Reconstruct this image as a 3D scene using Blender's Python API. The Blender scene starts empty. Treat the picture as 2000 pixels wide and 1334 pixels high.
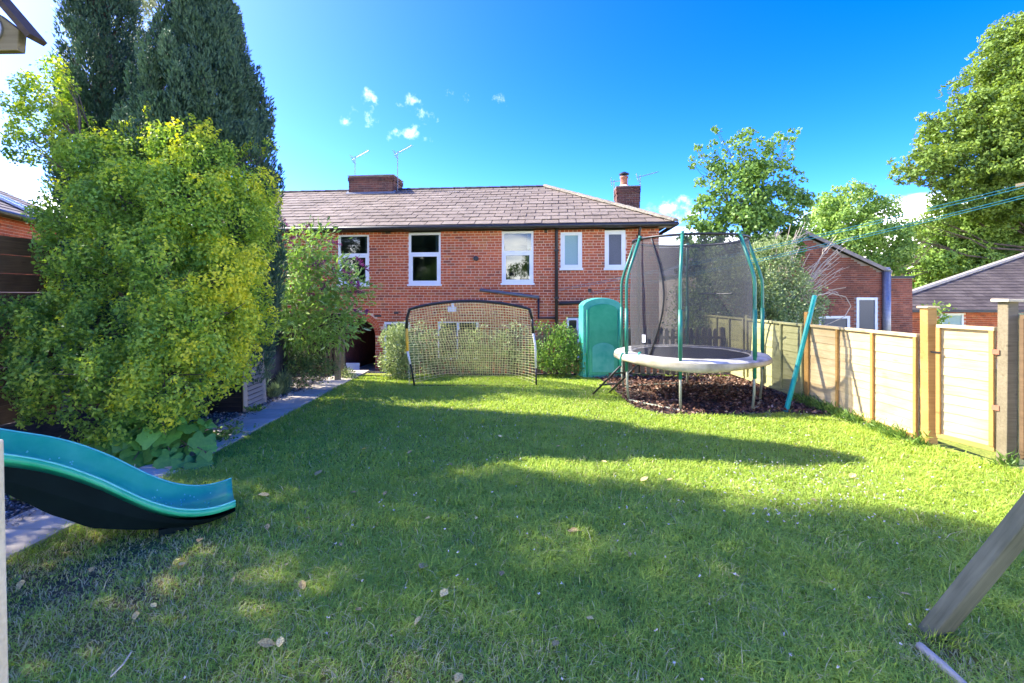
import bpy, bmesh, math, random
import numpy as np
from mathutils import Vector, Matrix
random.seed(7)
RNG = np.random.default_rng(11)
SC = bpy.context.scene
COL = SC.collection
R = math.radians

# ------------------------------------------------------------------ camera
EYE, F, HOR = 1.69, 930.0, 577.0            # eye height, focal length and horizon in 2000 px picture units
cam_d = bpy.data.cameras.new('camera'); cam = bpy.data.objects.new('camera', cam_d); COL.objects.link(cam)
cam.location = (0, 0, EYE); cam.rotation_euler = (R(90), 0, 0)
cam_d.sensor_width = 36; cam_d.lens = F/2000*36; cam_d.shift_y = (HOR-667)/2000
cam_d.clip_start = 0.05; cam_d.clip_end = 3000
SC.camera = cam

# ------------------------------------------------------------------ light
SUN_AZ, SUN_EL = R(15), R(41)               # azimuth measured from -x towards +y
SUN_DIR = Vector((-math.cos(SUN_AZ)*math.cos(SUN_EL), math.sin(SUN_AZ)*math.cos(SUN_EL), math.sin(SUN_EL)))
SKY_G, SKY_S, SKY_STR, SUN_E, EXPO = 1.0, 1.24, 0.15, 2.0, 2.98
world = bpy.data.worlds.new('World'); SC.world = world; world.use_nodes = True
wn = world.node_tree; wn.nodes.clear()
def W(t, **k):
    n = wn.nodes.new(t)
    for a, b in k.items(): setattr(n, a, b)
    return n
sky = W('ShaderNodeTexSky', sky_type='NISHITA', sun_disc=False, sun_elevation=SUN_EL,
        sun_rotation=-(math.pi/2-SUN_AZ), altitude=100, air_density=0.6, dust_density=0.5, ozone_density=8.0)
sk1 = W('ShaderNodeVectorMath', operation='SCALE'); sk1.inputs['Scale'].default_value = 1/8
gmn = W('ShaderNodeGamma'); gmn.inputs['Gamma'].default_value = SKY_G
sk2 = W('ShaderNodeVectorMath', operation='SCALE'); sk2.inputs['Scale'].default_value = 9.6
hs = W('ShaderNodeHueSaturation'); hs.inputs['Saturation'].default_value = SKY_S; hs.inputs['Hue'].default_value = .530
wn.links.new(sky.outputs[0], sk1.inputs[0]); wn.links.new(sk1.outputs[0], gmn.inputs['Color']); wn.links.new(gmn.outputs[0], sk2.inputs[0]); wn.links.new(sk2.outputs[0], hs.inputs['Color'])
tnt = W('ShaderNodeVectorMath', operation='MULTIPLY'); tnt.inputs[1].default_value = (1, 1, .64)
wn.links.new(hs.outputs[0], tnt.inputs[0])
tc = W('ShaderNodeTexCoord')
nz = W('ShaderNodeTexNoise'); nz.inputs['Scale'].default_value = 30; nz.inputs['Detail'].default_value = 9; nz.inputs['Roughness'].default_value = .62
wn.links.new(tc.outputs['Generated'], nz.inputs['Vector'])
acc = None
def pdir(px, py): return Vector(((px-1000)/F, 1, (HOR-py)/F)).normalized()
CLOUDS = [(716,222,.030,.85),(718,184,.022,.7),(800,196,.022,.65),(794,255,.024,.75),(826,218,.030,.45),(985,195,.018,.35),(890,190,.02,.25),
          (1305,412,.058,1.0),(1352,418,.035,.9),(1262,412,.028,.7),(20,362,.055,1.0),(60,376,.03,.9),(-80,372,.07,1.0),(675,235,.015,.5),(762,268,.014,.4),(836,270,.012,.35)]
for px, py, rad, amp in CLOUDS:
    if 0 < px < 1100: rad, amp = rad*1.35, amp*.82
    d = W('ShaderNodeVectorMath', operation='SUBTRACT'); d.inputs[1].default_value = pdir(px, py)
    wn.links.new(tc.outputs['Generated'], d.inputs[0])
    s = W('ShaderNodeVectorMath', operation='MULTIPLY'); s.inputs[1].default_value = (1, 1, 1.7)
    wn.links.new(d.outputs[0], s.inputs[0])
    ln = W('ShaderNodeVectorMath', operation='LENGTH'); wn.links.new(s.outputs[0], ln.inputs[0])
    mr = W('ShaderNodeMapRange'); mr.inputs['From Min'].default_value = rad; mr.inputs['From Max'].default_value = 0
    mr.inputs['To Min'].default_value = 0; mr.inputs['To Max'].default_value = amp
    wn.links.new(ln.outputs['Value'], mr.inputs['Value'])
    if acc is None: acc = mr.outputs[0]
    else:
        m = W('ShaderNodeMath', operation='MAXIMUM'); wn.links.new(acc, m.inputs[0]); wn.links.new(mr.outputs[0], m.inputs[1]); acc = m.outputs[0]
a1 = W('ShaderNodeMath', operation='MULTIPLY_ADD'); a1.inputs[1].default_value = 3.4; a1.inputs[2].default_value = -1.65   # noise remapped
wn.links.new(nz.outputs[0], a1.inputs[0])
a2 = W('ShaderNodeMath', operation='ADD'); wn.links.new(a1.outputs[0], a2.inputs[0]); wn.links.new(acc, a2.inputs[1])
mk_ = W('ShaderNodeMapRange', interpolation_type='SMOOTHSTEP'); mk_.inputs['From Min'].default_value = .25; mk_.inputs['From Max'].default_value = 1.6
wn.links.new(a2.outputs[0], mk_.inputs['Value'])
gate_ = W('ShaderNodeMath', operation='GREATER_THAN'); gate_.inputs[1].default_value = 0.001; wn.links.new(acc, gate_.inputs[0])
mg = W('ShaderNodeMath', operation='MULTIPLY'); wn.links.new(mk_.outputs[0], mg.inputs[0]); wn.links.new(gate_.outputs[0], mg.inputs[1])
# horizon cloud ring added as white fill light; cumulus shows only left and right
sx = W('ShaderNodeSeparateXYZ'); wn.links.new(tc.outputs['Generated'], sx.inputs[0])
mpb = W('ShaderNodeMapping'); mpb.inputs['Scale'].default_value = (1, 1, 2.2); wn.links.new(tc.outputs['Generated'], mpb.inputs['Vector'])
nb_ = W('ShaderNodeTexNoise'); nb_.inputs['Scale'].default_value = 5.0; nb_.inputs['Detail'].default_value = 8; nb_.inputs['Roughness'].default_value = .55; wn.links.new(mpb.outputs[0], nb_.inputs['Vector'])
el_ = W('ShaderNodeMath', operation='MULTIPLY_ADD'); el_.inputs[1].default_value = -4.2; el_.inputs[2].default_value = 4.2*.143; wn.links.new(sx.outputs['Z'], el_.inputs[0])
bs_ = W('ShaderNodeMath', operation='ADD'); wn.links.new(nb_.outputs[0], bs_.inputs[0]); wn.links.new(el_.outputs[0], bs_.inputs[1])
bm2 = W('ShaderNodeMapRange', interpolation_type='SMOOTHSTEP'); bm2.inputs['From Min'].default_value = .50; bm2.inputs['From Max'].default_value = .74; wn.links.new(bs_.outputs[0], bm2.inputs['Value'])
sfm = W('ShaderNodeMath', operation='MULTIPLY'); sfm.inputs[1].default_value = .30; wn.links.new(mg.outputs[0], sfm.inputs[0])
mxx = W('ShaderNodeMath', operation='MAXIMUM'); wn.links.new(sfm.outputs[0], mxx.inputs[0]); wn.links.new(bm2.outputs[0], mxx.inputs[1]); mg = mxx
mx = W('ShaderNodeMix', data_type='RGBA'); mx.inputs[7].default_value = (9.2, 9.0, 8.9, 1)
wn.links.new(mg.outputs[0], mx.inputs[0]); wn.links.new(tnt.outputs[0], mx.inputs[6])
bg = W('ShaderNodeBackground'); bg.inputs['Strength'].default_value = SKY_STR
wo = W('ShaderNodeOutputWorld')
wn.links.new(mx.outputs[2], bg.inputs['Color']); wn.links.new(bg.outputs[0], wo.inputs[0])
sun_d = bpy.data.lights.new('sun', 'SUN'); sun_d.energy = SUN_E; sun_d.angle = R(0.53); sun_d.color = (1, .94, .83)
sun = bpy.data.objects.new('sun', sun_d); COL.objects.link(sun)
sun.rotation_euler = (-SUN_DIR).to_track_quat('-Z', 'Y').to_euler(); sun.location = SUN_DIR*60
SC.view_settings.view_transform = 'Standard'; SC.view_settings.look = 'None'
SC.view_settings.exposure = EXPO; SC.view_settings.gamma = 1
SC.view_settings.use_curve_mapping = False

# ------------------------------------------------------------------ helpers
def P(px, py, D): return Vector(((px-1000)/F*D, D, EYE+(HOR-py)/F*D))
def G(px, py, z=0.0):
    D = (EYE-z)*F/(py-HOR); return Vector(((px-1000)/F*D, D, z))

def tag(o, label=None, cat=None, group=None, kind=None):
    if label: o['label'] = label
    if cat: o['category'] = cat
    if group: o['group'] = group
    if kind: o['kind'] = kind
    return o
def empty(name, loc=(0,0,0), rz=0, parent=None):
    o = bpy.data.objects.new(name, None); COL.objects.link(o); o.location = loc; o.rotation_euler = (0,0,rz)
    o.empty_display_size = .1; o.parent = parent
    return o
def link(name, me, parent=None, loc=None, rot=None):
    o = bpy.data.objects.new(name, me); COL.objects.link(o); o.parent = parent
    if loc is not None: o.location = loc
    if rot is not None: o.rotation_euler = rot
    return o
def np_mesh(name, V, Fc, mat, rnd=None, smooth=False):
    """V (n,3), Fc (m,k) uniform faces"""
    me = bpy.data.meshes.new(name)
    V = np.ascontiguousarray(V, dtype=np.float32); Fc = np.ascontiguousarray(Fc, dtype=np.int32)
    m, k = Fc.shape
    me.vertices.add(len(V)); me.vertices.foreach_set('co', V.ravel())
    me.loops.add(m*k); me.loops.foreach_set('vertex_index', Fc.ravel())
    me.polygons.add(m); me.polygons.foreach_set('loop_start', np.arange(0, m*k, k, dtype=np.int32))
    if smooth: me.polygons.foreach_set('use_smooth', np.ones(m, dtype=bool))
    me.update(calc_edges=True)
    if rnd is not None:
        a = me.attributes.new('rnd', 'FLOAT', 'FACE'); a.data.foreach_set('value', np.ascontiguousarray(rnd, dtype=np.float32))
    me.materials.append(mat)
    return me
class MB:
    def __init__(s): s.v = []; s.f = []; s.r = []
    def add(s, vs, fs, rnd=0.0):
        b = len(s.v); s.v += [tuple(v) for v in vs]
        s.f += [tuple(b+i for i in f) for f in fs]; s.r += [rnd]*len(fs); return s
    def box(s, x0, x1, y0, y1, z0, z1, rnd=0.0, M=None):
        vs = [Vector(p) for p in ((x0,y0,z0),(x1,y0,z0),(x1,y1,z0),(x0,y1,z0),(x0,y0,z1),(x1,y0,z1),(x1,y1,z1),(x0,y1,z1))]
        if M is not None: vs = [M @ v for v in vs]
        return s.add(vs, [(0,3,2,1),(4,5,6,7),(0,1,5,4),(1,2,6,5),(2,3,7,6),(3,0,4,7)], rnd)
    def bar(s, a, b, w, h, up=(0,0,1), rnd=0.0, w2=None, h2=None):
        a, b = Vector(a), Vector(b); d = (b-a).normalized(); up = Vector(up)
        x = d.cross(up)
        if x.length < 1e-4: x = d.cross(Vector((1,0,0)))
        x.normalize(); y = x.cross(d)
        w2 = w if w2 is None else w2; h2 = h if h2 is None else h2
        vs = [a-x*w/2-y*h/2, a+x*w/2-y*h/2, a+x*w/2+y*h/2, a-x*w/2+y*h/2,
              b-x*w2/2-y*h2/2, b+x*w2/2-y*h2/2, b+x*w2/2+y*h2/2, b-x*w2/2+y*h2/2]
        return s.add(vs, [(0,3,2,1),(4,5,6,7),(0,1,5,4),(1,2,6,5),(2,3,7,6),(3,0,4,7)], rnd)
    def tube(s, pts, r, n=8, cap=True, closed=False, rnd=0.0):
        pts = [Vector(p) for p in pts]; m = len(pts)
        rr = r if isinstance(r, (list, tuple)) else [r]*m
        vs, prev = [], None
        for i, p in enumerate(pts):
            if closed: d = pts[(i+1) % m]-pts[i-1]
            else: d = pts[min(i+1, m-1)]-pts[max(i-1, 0)]
            d.normalize()
            if prev is None:
                x = d.orthogonal().normalized()
            else:
                x = prev-d*prev.dot(d)
                x = d.orthogonal().normalized() if x.length < 1e-5 else x.normalized()
            prev = x; y = d.cross(x)
            for k in range(n):
                a = 2*math.pi*k/n; vs.append(p+(x*math.cos(a)+y*math.sin(a))*rr[i])
        fs = []
        for i in range(m if closed else m-1):
            j = (i+1) % m
            for k in range(n):
                k2 = (k+1) % n; fs.append((i*n+k, i*n+k2, j*n+k2, j*n+k))
        if cap and not closed:
            fs.append(tuple(range(n-1, -1, -1))); fs.append(tuple((m-1)*n+k for k in range(n)))
        return s.add(vs, fs, rnd)
    def lathe(s, c, prof, n=16, axis='Z'):
        c = Vector(c); vs = []
        for r, z in prof:
            for k in range(n):
                a = 2*math.pi*k/n
                q = Vector((r*math.cos(a), r*math.sin(a), z))
                if axis == 'Y': q = Vector((q.x, q.z, q.y))
                vs.append(c+q)
        fs = []
        for i in range(len(prof)-1):
            for k in range(n):
                k2 = (k+1) % n; fs.append((i*n+k, i*n+k2, (i+1)*n+k2, (i+1)*n+k))
        fs.append(tuple(range(n-1, -1, -1))); fs.append(tuple((len(prof)-1)*n+k for k in range(n)))
        return s.add(vs, fs)
    def mesh(s, name, mat, smooth=False):
        me = bpy.data.meshes.new(name); me.from_pydata(s.v, [], s.f); me.update()
        if any(s.r):
            a = me.attributes.new('rnd', 'FLOAT', 'FACE'); a.data.foreach_set('value', np.array(s.r, dtype=np.float32))
        if smooth: me.polygons.foreach_set('use_smooth', [len(f) < 6 for f in s.f])
        me.materials.append(mat); return me
    def build(s, name, mat, parent=None, smooth=False, loc=None, rot=None):
        return link(name, s.mesh(name, mat, smooth), parent, loc, rot)
def bevel(o, w, seg=2):
    m = o.modifiers.new('bevel', 'BEVEL'); m.width = w; m.segments = seg; m.limit_method = 'ANGLE'
    return o

# ------------------------------------------------------------------ materials
def nodes(name):
    m = bpy.data.materials.new(name); m.use_nodes = True; t = m.node_tree; t.nodes.clear()
    out = t.nodes.new('ShaderNodeOutputMaterial'); b = t.nodes.new('ShaderNodeBsdfPrincipled')
    t.links.new(b.outputs[0], out.inputs[0]); return m, t, b, out
def N(t, ty, **k):
    n = t.nodes.new(ty)
    for a, b in k.items(): setattr(n, a, b)
    return n
def ramp(t, stops):
    r = N(t, 'ShaderNodeValToRGB'); e = r.color_ramp.elements
    e[0].position = stops[0][0]; e[0].color = (*stops[0][1], 1)
    e[1].position = stops[-1][0]; e[1].color = (*stops[-1][1], 1)
    for p, c in stops[1:-1]:
        q = e.new(p); q.color = (*c, 1)
    return r
def mat(name, c1, c2=None, scale=8, rough=.7, bump=0.0, stretch=(1,1,1), metal=0, spec=.4, objvar=0.0, bscale=None, detail=6, lo=.3, hi=.7, sheet=False):
    m, t, b, out = nodes(name); b.inputs['Roughness'].default_value = rough; b.inputs['Metallic'].default_value = metal
    b.inputs['Specular IOR Level'].default_value = spec
    tcx = N(t, 'ShaderNodeTexCoord'); mp = N(t, 'ShaderNodeMapping'); mp.inputs['Scale'].default_value = stretch
    t.links.new(tcx.outputs['Object'], mp.inputs['Vector'])
    vec = mp.outputs[0]
    oi = N(t, 'ShaderNodeObjectInfo')
    if objvar:
        ad = N(t, 'ShaderNodeVectorMath', operation='ADD'); sc = N(t, 'ShaderNodeMath', operation='MULTIPLY'); sc.inputs[1].default_value = 37.0
        t.links.new(oi.outputs['Random'], sc.inputs[0]); t.links.new(vec, ad.inputs[0]); t.links.new(sc.outputs[0], ad.inputs[1]); vec = ad.outputs[0]
    nz = N(t, 'ShaderNodeTexNoise'); nz.inputs['Scale'].default_value = scale; nz.inputs['Detail'].default_value = detail; nz.inputs['Roughness'].default_value = .6
    t.links.new(vec, nz.inputs['Vector'])
    r = ramp(t, [(lo, c1), (hi, c2 or c1)]); t.links.new(nz.outputs[0], r.inputs[0]); colr = r.outputs[0]
    if objvar:
        h = N(t, 'ShaderNodeHueSaturation'); mr = N(t, 'ShaderNodeMapRange'); mr.inputs['To Min'].default_value = 1-objvar; mr.inputs['To Max'].default_value = 1+objvar
        t.links.new(oi.outputs['Random'], mr.inputs['Value']); t.links.new(mr.outputs[0], h.inputs['Value']); t.links.new(colr, h.inputs['Color']); colr = h.outputs[0]
    t.links.new(colr, b.inputs['Base Color'])
    if bump:
        n2 = N(t, 'ShaderNodeTexNoise'); n2.inputs['Scale'].default_value = bscale or scale*4; n2.inputs['Detail'].default_value = 5; t.links.new(vec, n2.inputs['Vector'])
        bp = N(t, 'ShaderNodeBump'); bp.inputs['Strength'].default_value = bump; bp.inputs['Distance'].default_value = .01
        t.links.new(n2.outputs[0], bp.inputs['Height']); t.links.new(bp.outputs[0], b.inputs['Normal'])
    return m
def leafmat(name, stops, trans=.3, rough=.5, spec=.3):
    m, t, b, out = nodes(name); b.inputs['Roughness'].default_value = rough; b.inputs['Specular IOR Level'].default_value = spec
    at = N(t, 'ShaderNodeAttribute', attribute_name='rnd'); r = ramp(t, stops); t.links.new(at.outputs['Fac'], r.inputs[0])
    t.links.new(r.outputs[0], b.inputs['Base Color'])
    tl = N(t, 'ShaderNodeBsdfTranslucent'); h = N(t, 'ShaderNodeHueSaturation'); h.inputs['Hue'].default_value = .485; h.inputs['Saturation'].default_value = 1.1; h.inputs['Value'].default_value = 1.25
    t.links.new(r.outputs[0], h.inputs['Color']); t.links.new(h.outputs[0], tl.inputs['Color'])
    mx = N(t, 'ShaderNodeMixShader'); mx.inputs[0].default_value = trans
    t.links.new(b.outputs[0], mx.inputs[1]); t.links.new(tl.outputs[0], mx.inputs[2]); t.links.new(mx.outputs[0], out.inputs[0])
    return m
def piecemat(name, stops, rough=.85, bump=.3, scale=18, dirt=.35):
    """bricks and slates: tone by piece (object random or the rnd attribute), weathering by noise"""
    m, t, b, out = nodes(name); b.inputs['Roughness'].default_value = rough; b.inputs['Specular IOR Level'].default_value = .25
    at = N(t, 'ShaderNodeAttribute', attribute_name='rnd'); oi = N(t, 'ShaderNodeObjectInfo')
    ad = N(t, 'ShaderNodeMath', operation='ADD'); fr = N(t, 'ShaderNodeMath', operation='FRACT')
    t.links.new(at.outputs['Fac'], ad.inputs[0]); t.links.new(oi.outputs['Random'], ad.inputs[1]); t.links.new(ad.outputs[0], fr.inputs[0])
    r = ramp(t, stops); t.links.new(fr.outputs[0], r.inputs[0])
    geo = N(t, 'ShaderNodeNewGeometry')
    nz = N(t, 'ShaderNodeTexNoise'); nz.inputs['Scale'].default_value = scale; nz.inputs['Detail'].default_value = 7; t.links.new(geo.outputs['Position'], nz.inputs['Vector'])
    n3 = N(t, 'ShaderNodeTexNoise'); n3.inputs['Scale'].default_value = 1.1; n3.inputs['Detail'].default_value = 4; t.links.new(geo.outputs['Position'], n3.inputs['Vector'])
    sm = N(t, 'ShaderNodeMath', operation='ADD'); t.links.new(nz.outputs[0], sm.inputs[0]); t.links.new(n3.outputs[0], sm.inputs[1])
    mr = N(t, 'ShaderNodeMapRange'); mr.inputs['From Min'].default_value = .7; mr.inputs['From Max'].default_value = 1.3
    mr.inputs['To Min'].default_value = 1-dirt; mr.inputs['To Max'].default_value = 1+dirt*.6; t.links.new(sm.outputs[0], mr.inputs['Value'])
    h = N(t, 'ShaderNodeHueSaturation'); t.links.new(mr.outputs[0], h.inputs['Value']); t.links.new(r.outputs[0], h.inputs['Color']); t.links.new(h.outputs[0], b.inputs['Base Color'])
    bp = N(t, 'ShaderNodeBump'); bp.inputs['Strength'].default_value = bump; bp.inputs['Distance'].default_value = .008
    t.links.new(nz.outputs[0], bp.inputs['Height']); t.links.new(bp.outputs[0], b.inputs['Normal'])
    return m
def wood(name, c1, c2, rough=.75, objvar=.12, knots=True):
    m, t, b, out = nodes(name); b.inputs['Roughness'].default_value = rough; b.inputs['Specular IOR Level'].default_value = .25
    tcx = N(t, 'ShaderNodeTexCoord'); oi = N(t, 'ShaderNodeObjectInfo'); sc = N(t, 'ShaderNodeMath', operation='MULTIPLY'); sc.inputs[1].default_value = 53
    t.links.new(oi.outputs['Random'], sc.inputs[0])
    ad = N(t, 'ShaderNodeVectorMath', operation='ADD'); t.links.new(tcx.outputs['Object'], ad.inputs[0]); t.links.new(sc.outputs[0], ad.inputs[1])
    mp = N(t, 'ShaderNodeMapping'); mp.inputs['Scale'].default_value = (1.6, 24, 24); t.links.new(ad.outputs[0], mp.inputs['Vector'])
    nz = N(t, 'ShaderNodeTexNoise'); nz.inputs['Scale'].default_value = 2.2; nz.inputs['Detail'].default_value = 7; nz.inputs['Distortion'].default_value = .6
    t.links.new(mp.outputs[0], nz.inputs['Vector'])
    n2 = N(t, 'ShaderNodeTexNoise'); n2.inputs['Scale'].default_value = 3.3; n2.inputs['Detail'].default_value = 4; t.links.new(ad.outputs[0], n2.inputs['Vector'])
    sm = N(t, 'ShaderNodeMath', operation='MULTIPLY_ADD'); sm.inputs[1].default_value = .5; t.links.new(n2.outputs[0], sm.inputs[0]); 
    hf = N(t, 'ShaderNodeMath', operation='MULTIPLY'); hf.inputs[1].default_value = .5; t.links.new(nz.outputs[0], hf.inputs[0]); t.links.new(hf.outputs[0], sm.inputs[2])
    r = ramp(t, [(.34, c1), (.62, c2)]); t.links.new(sm.outputs[0], r.inputs[0])
    mk2 = N(t, 'ShaderNodeMapping'); mk2.inputs['Scale'].default_value = (2.6, 9, 9); t.links.new(ad.outputs[0], mk2.inputs['Vector'])
    vo = N(t, 'ShaderNodeTexVoronoi'); vo.inputs['Scale'].default_value = 1.0; t.links.new(mk2.outputs[0], vo.inputs['Vector'])
    kn = N(t, 'ShaderNodeMapRange'); kn.inputs['From Min'].default_value = .07; kn.inputs['From Max'].default_value = .16; kn.inputs['To Min'].default_value = .45; kn.inputs['To Max'].default_value = 0; t.links.new(vo.outputs['Distance'], kn.inputs['Value'])
    kx = N(t, 'ShaderNodeMix', data_type='RGBA'); kx.inputs[7].default_value = (c1[0]*.35, c1[1]*.3, c1[2]*.3, 1); t.links.new(kn.outputs[0], kx.inputs[0]); t.links.new(r.outputs[0], kx.inputs[6])
    geo = N(t, 'ShaderNodeNewGeometry'); ns = N(t, 'ShaderNodeTexNoise'); ns.inputs['Scale'].default_value = 2.3; ns.inputs['Detail'].default_value = 5; t.links.new(geo.outputs['Position'], ns.inputs['Vector'])
    sr_ = N(t, 'ShaderNodeMapRange'); sr_.inputs['From Min'].default_value = .48; sr_.inputs['From Max'].default_value = .75; sr_.inputs['To Min'].default_value = 0; sr_.inputs['To Max'].default_value = .4; t.links.new(ns.outputs[0], sr_.inputs['Value'])
    sx_ = N(t, 'ShaderNodeMix', data_type='RGBA'); sx_.inputs[7].default_value = (c1[0]*.62, c1[1]*.66, c1[2]*.5, 1); t.links.new(sr_.outputs[0], sx_.inputs[0]); t.links.new(kx.outputs[2], sx_.inputs[6])
    h = N(t, 'ShaderNodeHueSaturation'); mr = N(t, 'ShaderNodeMapRange'); mr.inputs['To Min'].default_value = 1-objvar; mr.inputs['To Max'].default_value = 1+objvar
    t.links.new(oi.outputs['Random'], mr.inputs['Value']); t.links.new(mr.outputs[0], h.inputs['Value']); t.links.new(sx_.outputs[2], h.inputs['Color'])
    t.links.new(h.outputs[0], b.inputs['Base Color'])
    bp = N(t, 'ShaderNodeBump'); bp.inputs['Strength'].default_value = .35; bp.inputs['Distance'].default_value = .004
    t.links.new(nz.outputs[0], bp.inputs['Height']); t.links.new(bp.outputs[0], b.inputs['Normal'])
    return m

M = {}
M['brick'] = piecemat('brick', [(0, (.42,.09,.036)), (.3, (.50,.115,.045)), (.55, (.57,.148,.055)), (.78, (.45,.10,.042)), (.9, (.24,.072,.045)), (1, (.58,.20,.07))])
M['brick_dark'] = piecemat('brick_dark', [(0, (.24,.075,.045)), (.4, (.32,.10,.055)), (.75, (.19,.065,.045)), (1, (.38,.14,.08))], dirt=.5)
M['brick_sooty'] = piecemat('brick_sooty', [(0, (.12,.05,.035)), (.4, (.17,.066,.045)), (.75, (.09,.045,.037)), (1, (.22,.10,.065))], dirt=.6)
M['wood_batten'] = wood('wood_batten', (.40,.21,.055), (.52,.30,.09), .7, .06)
M['mortar'] = mat('mortar', (.66,.44,.30), (.72,.52,.38), 5, .95, .3)
M['mortar_dark'] = mat('mortar_dark', (.22,.18,.15), (.32,.27,.23), 5, .95, .3)
M['slate'] = piecemat('slate', [(0, (.195,.15,.105)), (.35, (.225,.175,.125)), (.7, (.21,.162,.115)), (1, (.25,.20,.145))], rough=.75, bump=.2, scale=9, dirt=.3)
M['slate_grey'] = piecemat('slate_grey', [(0, (.075,.058,.048)), (.5, (.095,.074,.06)), (1, (.115,.092,.075))], rough=.7, bump=.2, scale=9, dirt=.3)
M['slate_dark'] = mat('slate_dark', (.05,.05,.055), (.09,.085,.09), 6, .8, .2)
M['ridge'] = mat('ridge', (.04,.04,.045), (.09,.085,.085), 9, .85, .3, objvar=.2)
M['hip_tile'] = mat('hip_tile', (.13,.11,.075), (.28,.24,.17), 14, .9, .4, objvar=.2)
M['hip_light'] = mat('hip_light', (.42,.34,.24), (.55,.46,.34), 9, .9, .3)
M['upvc'] = mat('upvc', (.72,.74,.76), (.80,.81,.82), 4, .35)
M['blackpvc'] = mat('blackpvc', (.018,.018,.02), (.035,.034,.036), 9, .45)
M['greypvc'] = mat('greypvc', (.10,.11,.13), (.15,.16,.19), 9, .5)
M['plaster'] = mat('plaster', (.30,.28,.26), (.36,.34,.31), 3, .9)
M['dark_inside'] = mat('dark_inside', (.05,.045,.042), (.08,.07,.065), 3, .9)
M['curtain'] = mat('curtain', (.62,.64,.64), (.74,.75,.74), 6, .9, .2, stretch=(8,1,.3))
M['lead'] = mat('lead', (.12,.13,.15), (.20,.21,.23), 6, .55)
M['terracotta'] = mat('terracotta', (.33,.13,.07), (.42,.18,.10), 9, .85)
M['metal_grey'] = mat('metal_grey', (.22,.22,.23), (.32,.32,.33), 9, .45, metal=.6)
M['render_grey'] = mat('render_grey', (.42,.42,.43), (.55,.55,.55), 4, .9, .2)
M['concrete'] = mat('concrete', (.42,.36,.27), (.62,.54,.42), 3.2, .9, .35, objvar=.10, bscale=40)
M['soil'] = mat('soil', (.035,.025,.018), (.10,.075,.055), 7, .95, .8, bscale=30)
M['wood_new'] = wood('wood_new', (.52,.37,.17), (.68,.52,.28), .7, .08)
M['wood_green'] = wood('wood_green', (.32,.31,.13), (.44,.42,.19), .75, .10)
M['wood_post'] = wood('wood_post', (.36,.19,.05), (.52,.30,.09), .7, .05)
M['wood_weathered'] = wood('wood_weathered', (.15,.12,.07), (.25,.205,.125), .85, .1)
M['wood_grey'] = wood('wood_grey', (.10,.10,.062), (.19,.185,.12), .7, .05)
M['wood_brown'] = wood('wood_brown', (.10,.062,.032), (.17,.108,.055), .8, .15)
M['wood_dark'] = wood('wood_dark', (.045,.032,.024), (.085,.06,.042), .85, .1)
M['wood_pale'] = wood('wood_pale', (.55,.44,.27), (.68,.57,.38), .7, .05)
M['teal'] = mat('teal', (.006,.33,.155), (.05,.44,.22), 5, .38, .05, spec=.45)
M['teal_faded'] = mat('teal_faded', (.012,.36,.24), (.13,.52,.36), 3.5, .5, .1, spec=.4)
M['teal_edge'] = mat('teal_edge', (.10,.52,.40), (.18,.60,.46), 5, .45)
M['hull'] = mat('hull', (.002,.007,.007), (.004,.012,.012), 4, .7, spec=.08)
M['teal_paint'] = mat('teal_paint', (.0,.24,.18), (.02,.34,.26), 9, .5, .1, stretch=(1,1,.2))
M['pole_green'] = mat('pole_green', (.012,.15,.095), (.03,.21,.135), 6, .4, spec=.5)
M['galv'] = mat('galv', (.22,.25,.17), (.40,.40,.30), 7, .5, metal=.35)
M['pad'] = mat('pad', (.27,.26,.22), (.52,.49,.43), 5.5, .6, .45, bscale=9, lo=.38, hi=.58)
M['pad_skirt'] = mat('pad_skirt', (.30,.25,.14), (.55,.48,.32), 4.0, .7, .2, bscale=9)
M['jump_mat'] = mat('jump_mat', (.012,.012,.014), (.024,.024,.027), 9, .75)
M['black_metal'] = mat('black_metal', (.012,.012,.012), (.025,.025,.025), 9, .45)
M['goal_yellow'] = mat('goal_yellow', (.80,.42,.03), (.85,.50,.06), 9, .5)
M['goal_white'] = mat('goal_white', (.68,.66,.6), (.75,.74,.7), 9, .5)
M['cord'] = mat('cord', (.72,.62,.28), (.82,.74,.40), 9, .8)
M['rope'] = mat('rope', (.01,.14,.20), (.02,.20,.27), 9, .6)
M['compost_lit'] = mat('compost_lit', (.24,.21,.165), (.32,.28,.22), 5, .6, .15)
M['compost_black'] = mat('compost_black', (.008,.008,.010), (.016,.016,.019), 5, .5)
M['bark_tree'] = mat('bark_tree', (.07,.05,.035), (.16,.125,.09), 9, .95, .8, stretch=(1,1,.25))
M['bark_pale'] = mat('bark_pale', (.22,.18,.13), (.36,.31,.24), 9, .95, .5, stretch=(1,1,.25))
M['dead_twig'] = mat('dead_twig', (.42,.33,.23), (.60,.50,.38), 12, .9, .3)
M['stone'] = mat('stone', (.36,.29,.19), (.60,.50,.36), 7, .9, .3, objvar=.15)
M['chips'] = leafmat('chips', [(0, (.05,.025,.018)), (.35, (.115,.055,.035)), (.65, (.18,.095,.06)), (.88, (.27,.16,.105)), (1, (.42,.31,.23))], trans=0.0, rough=.9, spec=.2)
M['pebbles'] = leafmat('pebbles', [(0, (.07,.055,.045)), (.5, (.16,.135,.11)), (.85, (.28,.25,.21)), (1, (.55,.51,.45))], trans=0.0, rough=.9, spec=.2)
M['straw'] = mat('straw', (.50,.40,.22), (.62,.53,.33), 9, .9)
M['white_tag'] = mat('white_tag', (.7,.7,.7), (.78,.78,.78), 9, .6)

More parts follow.
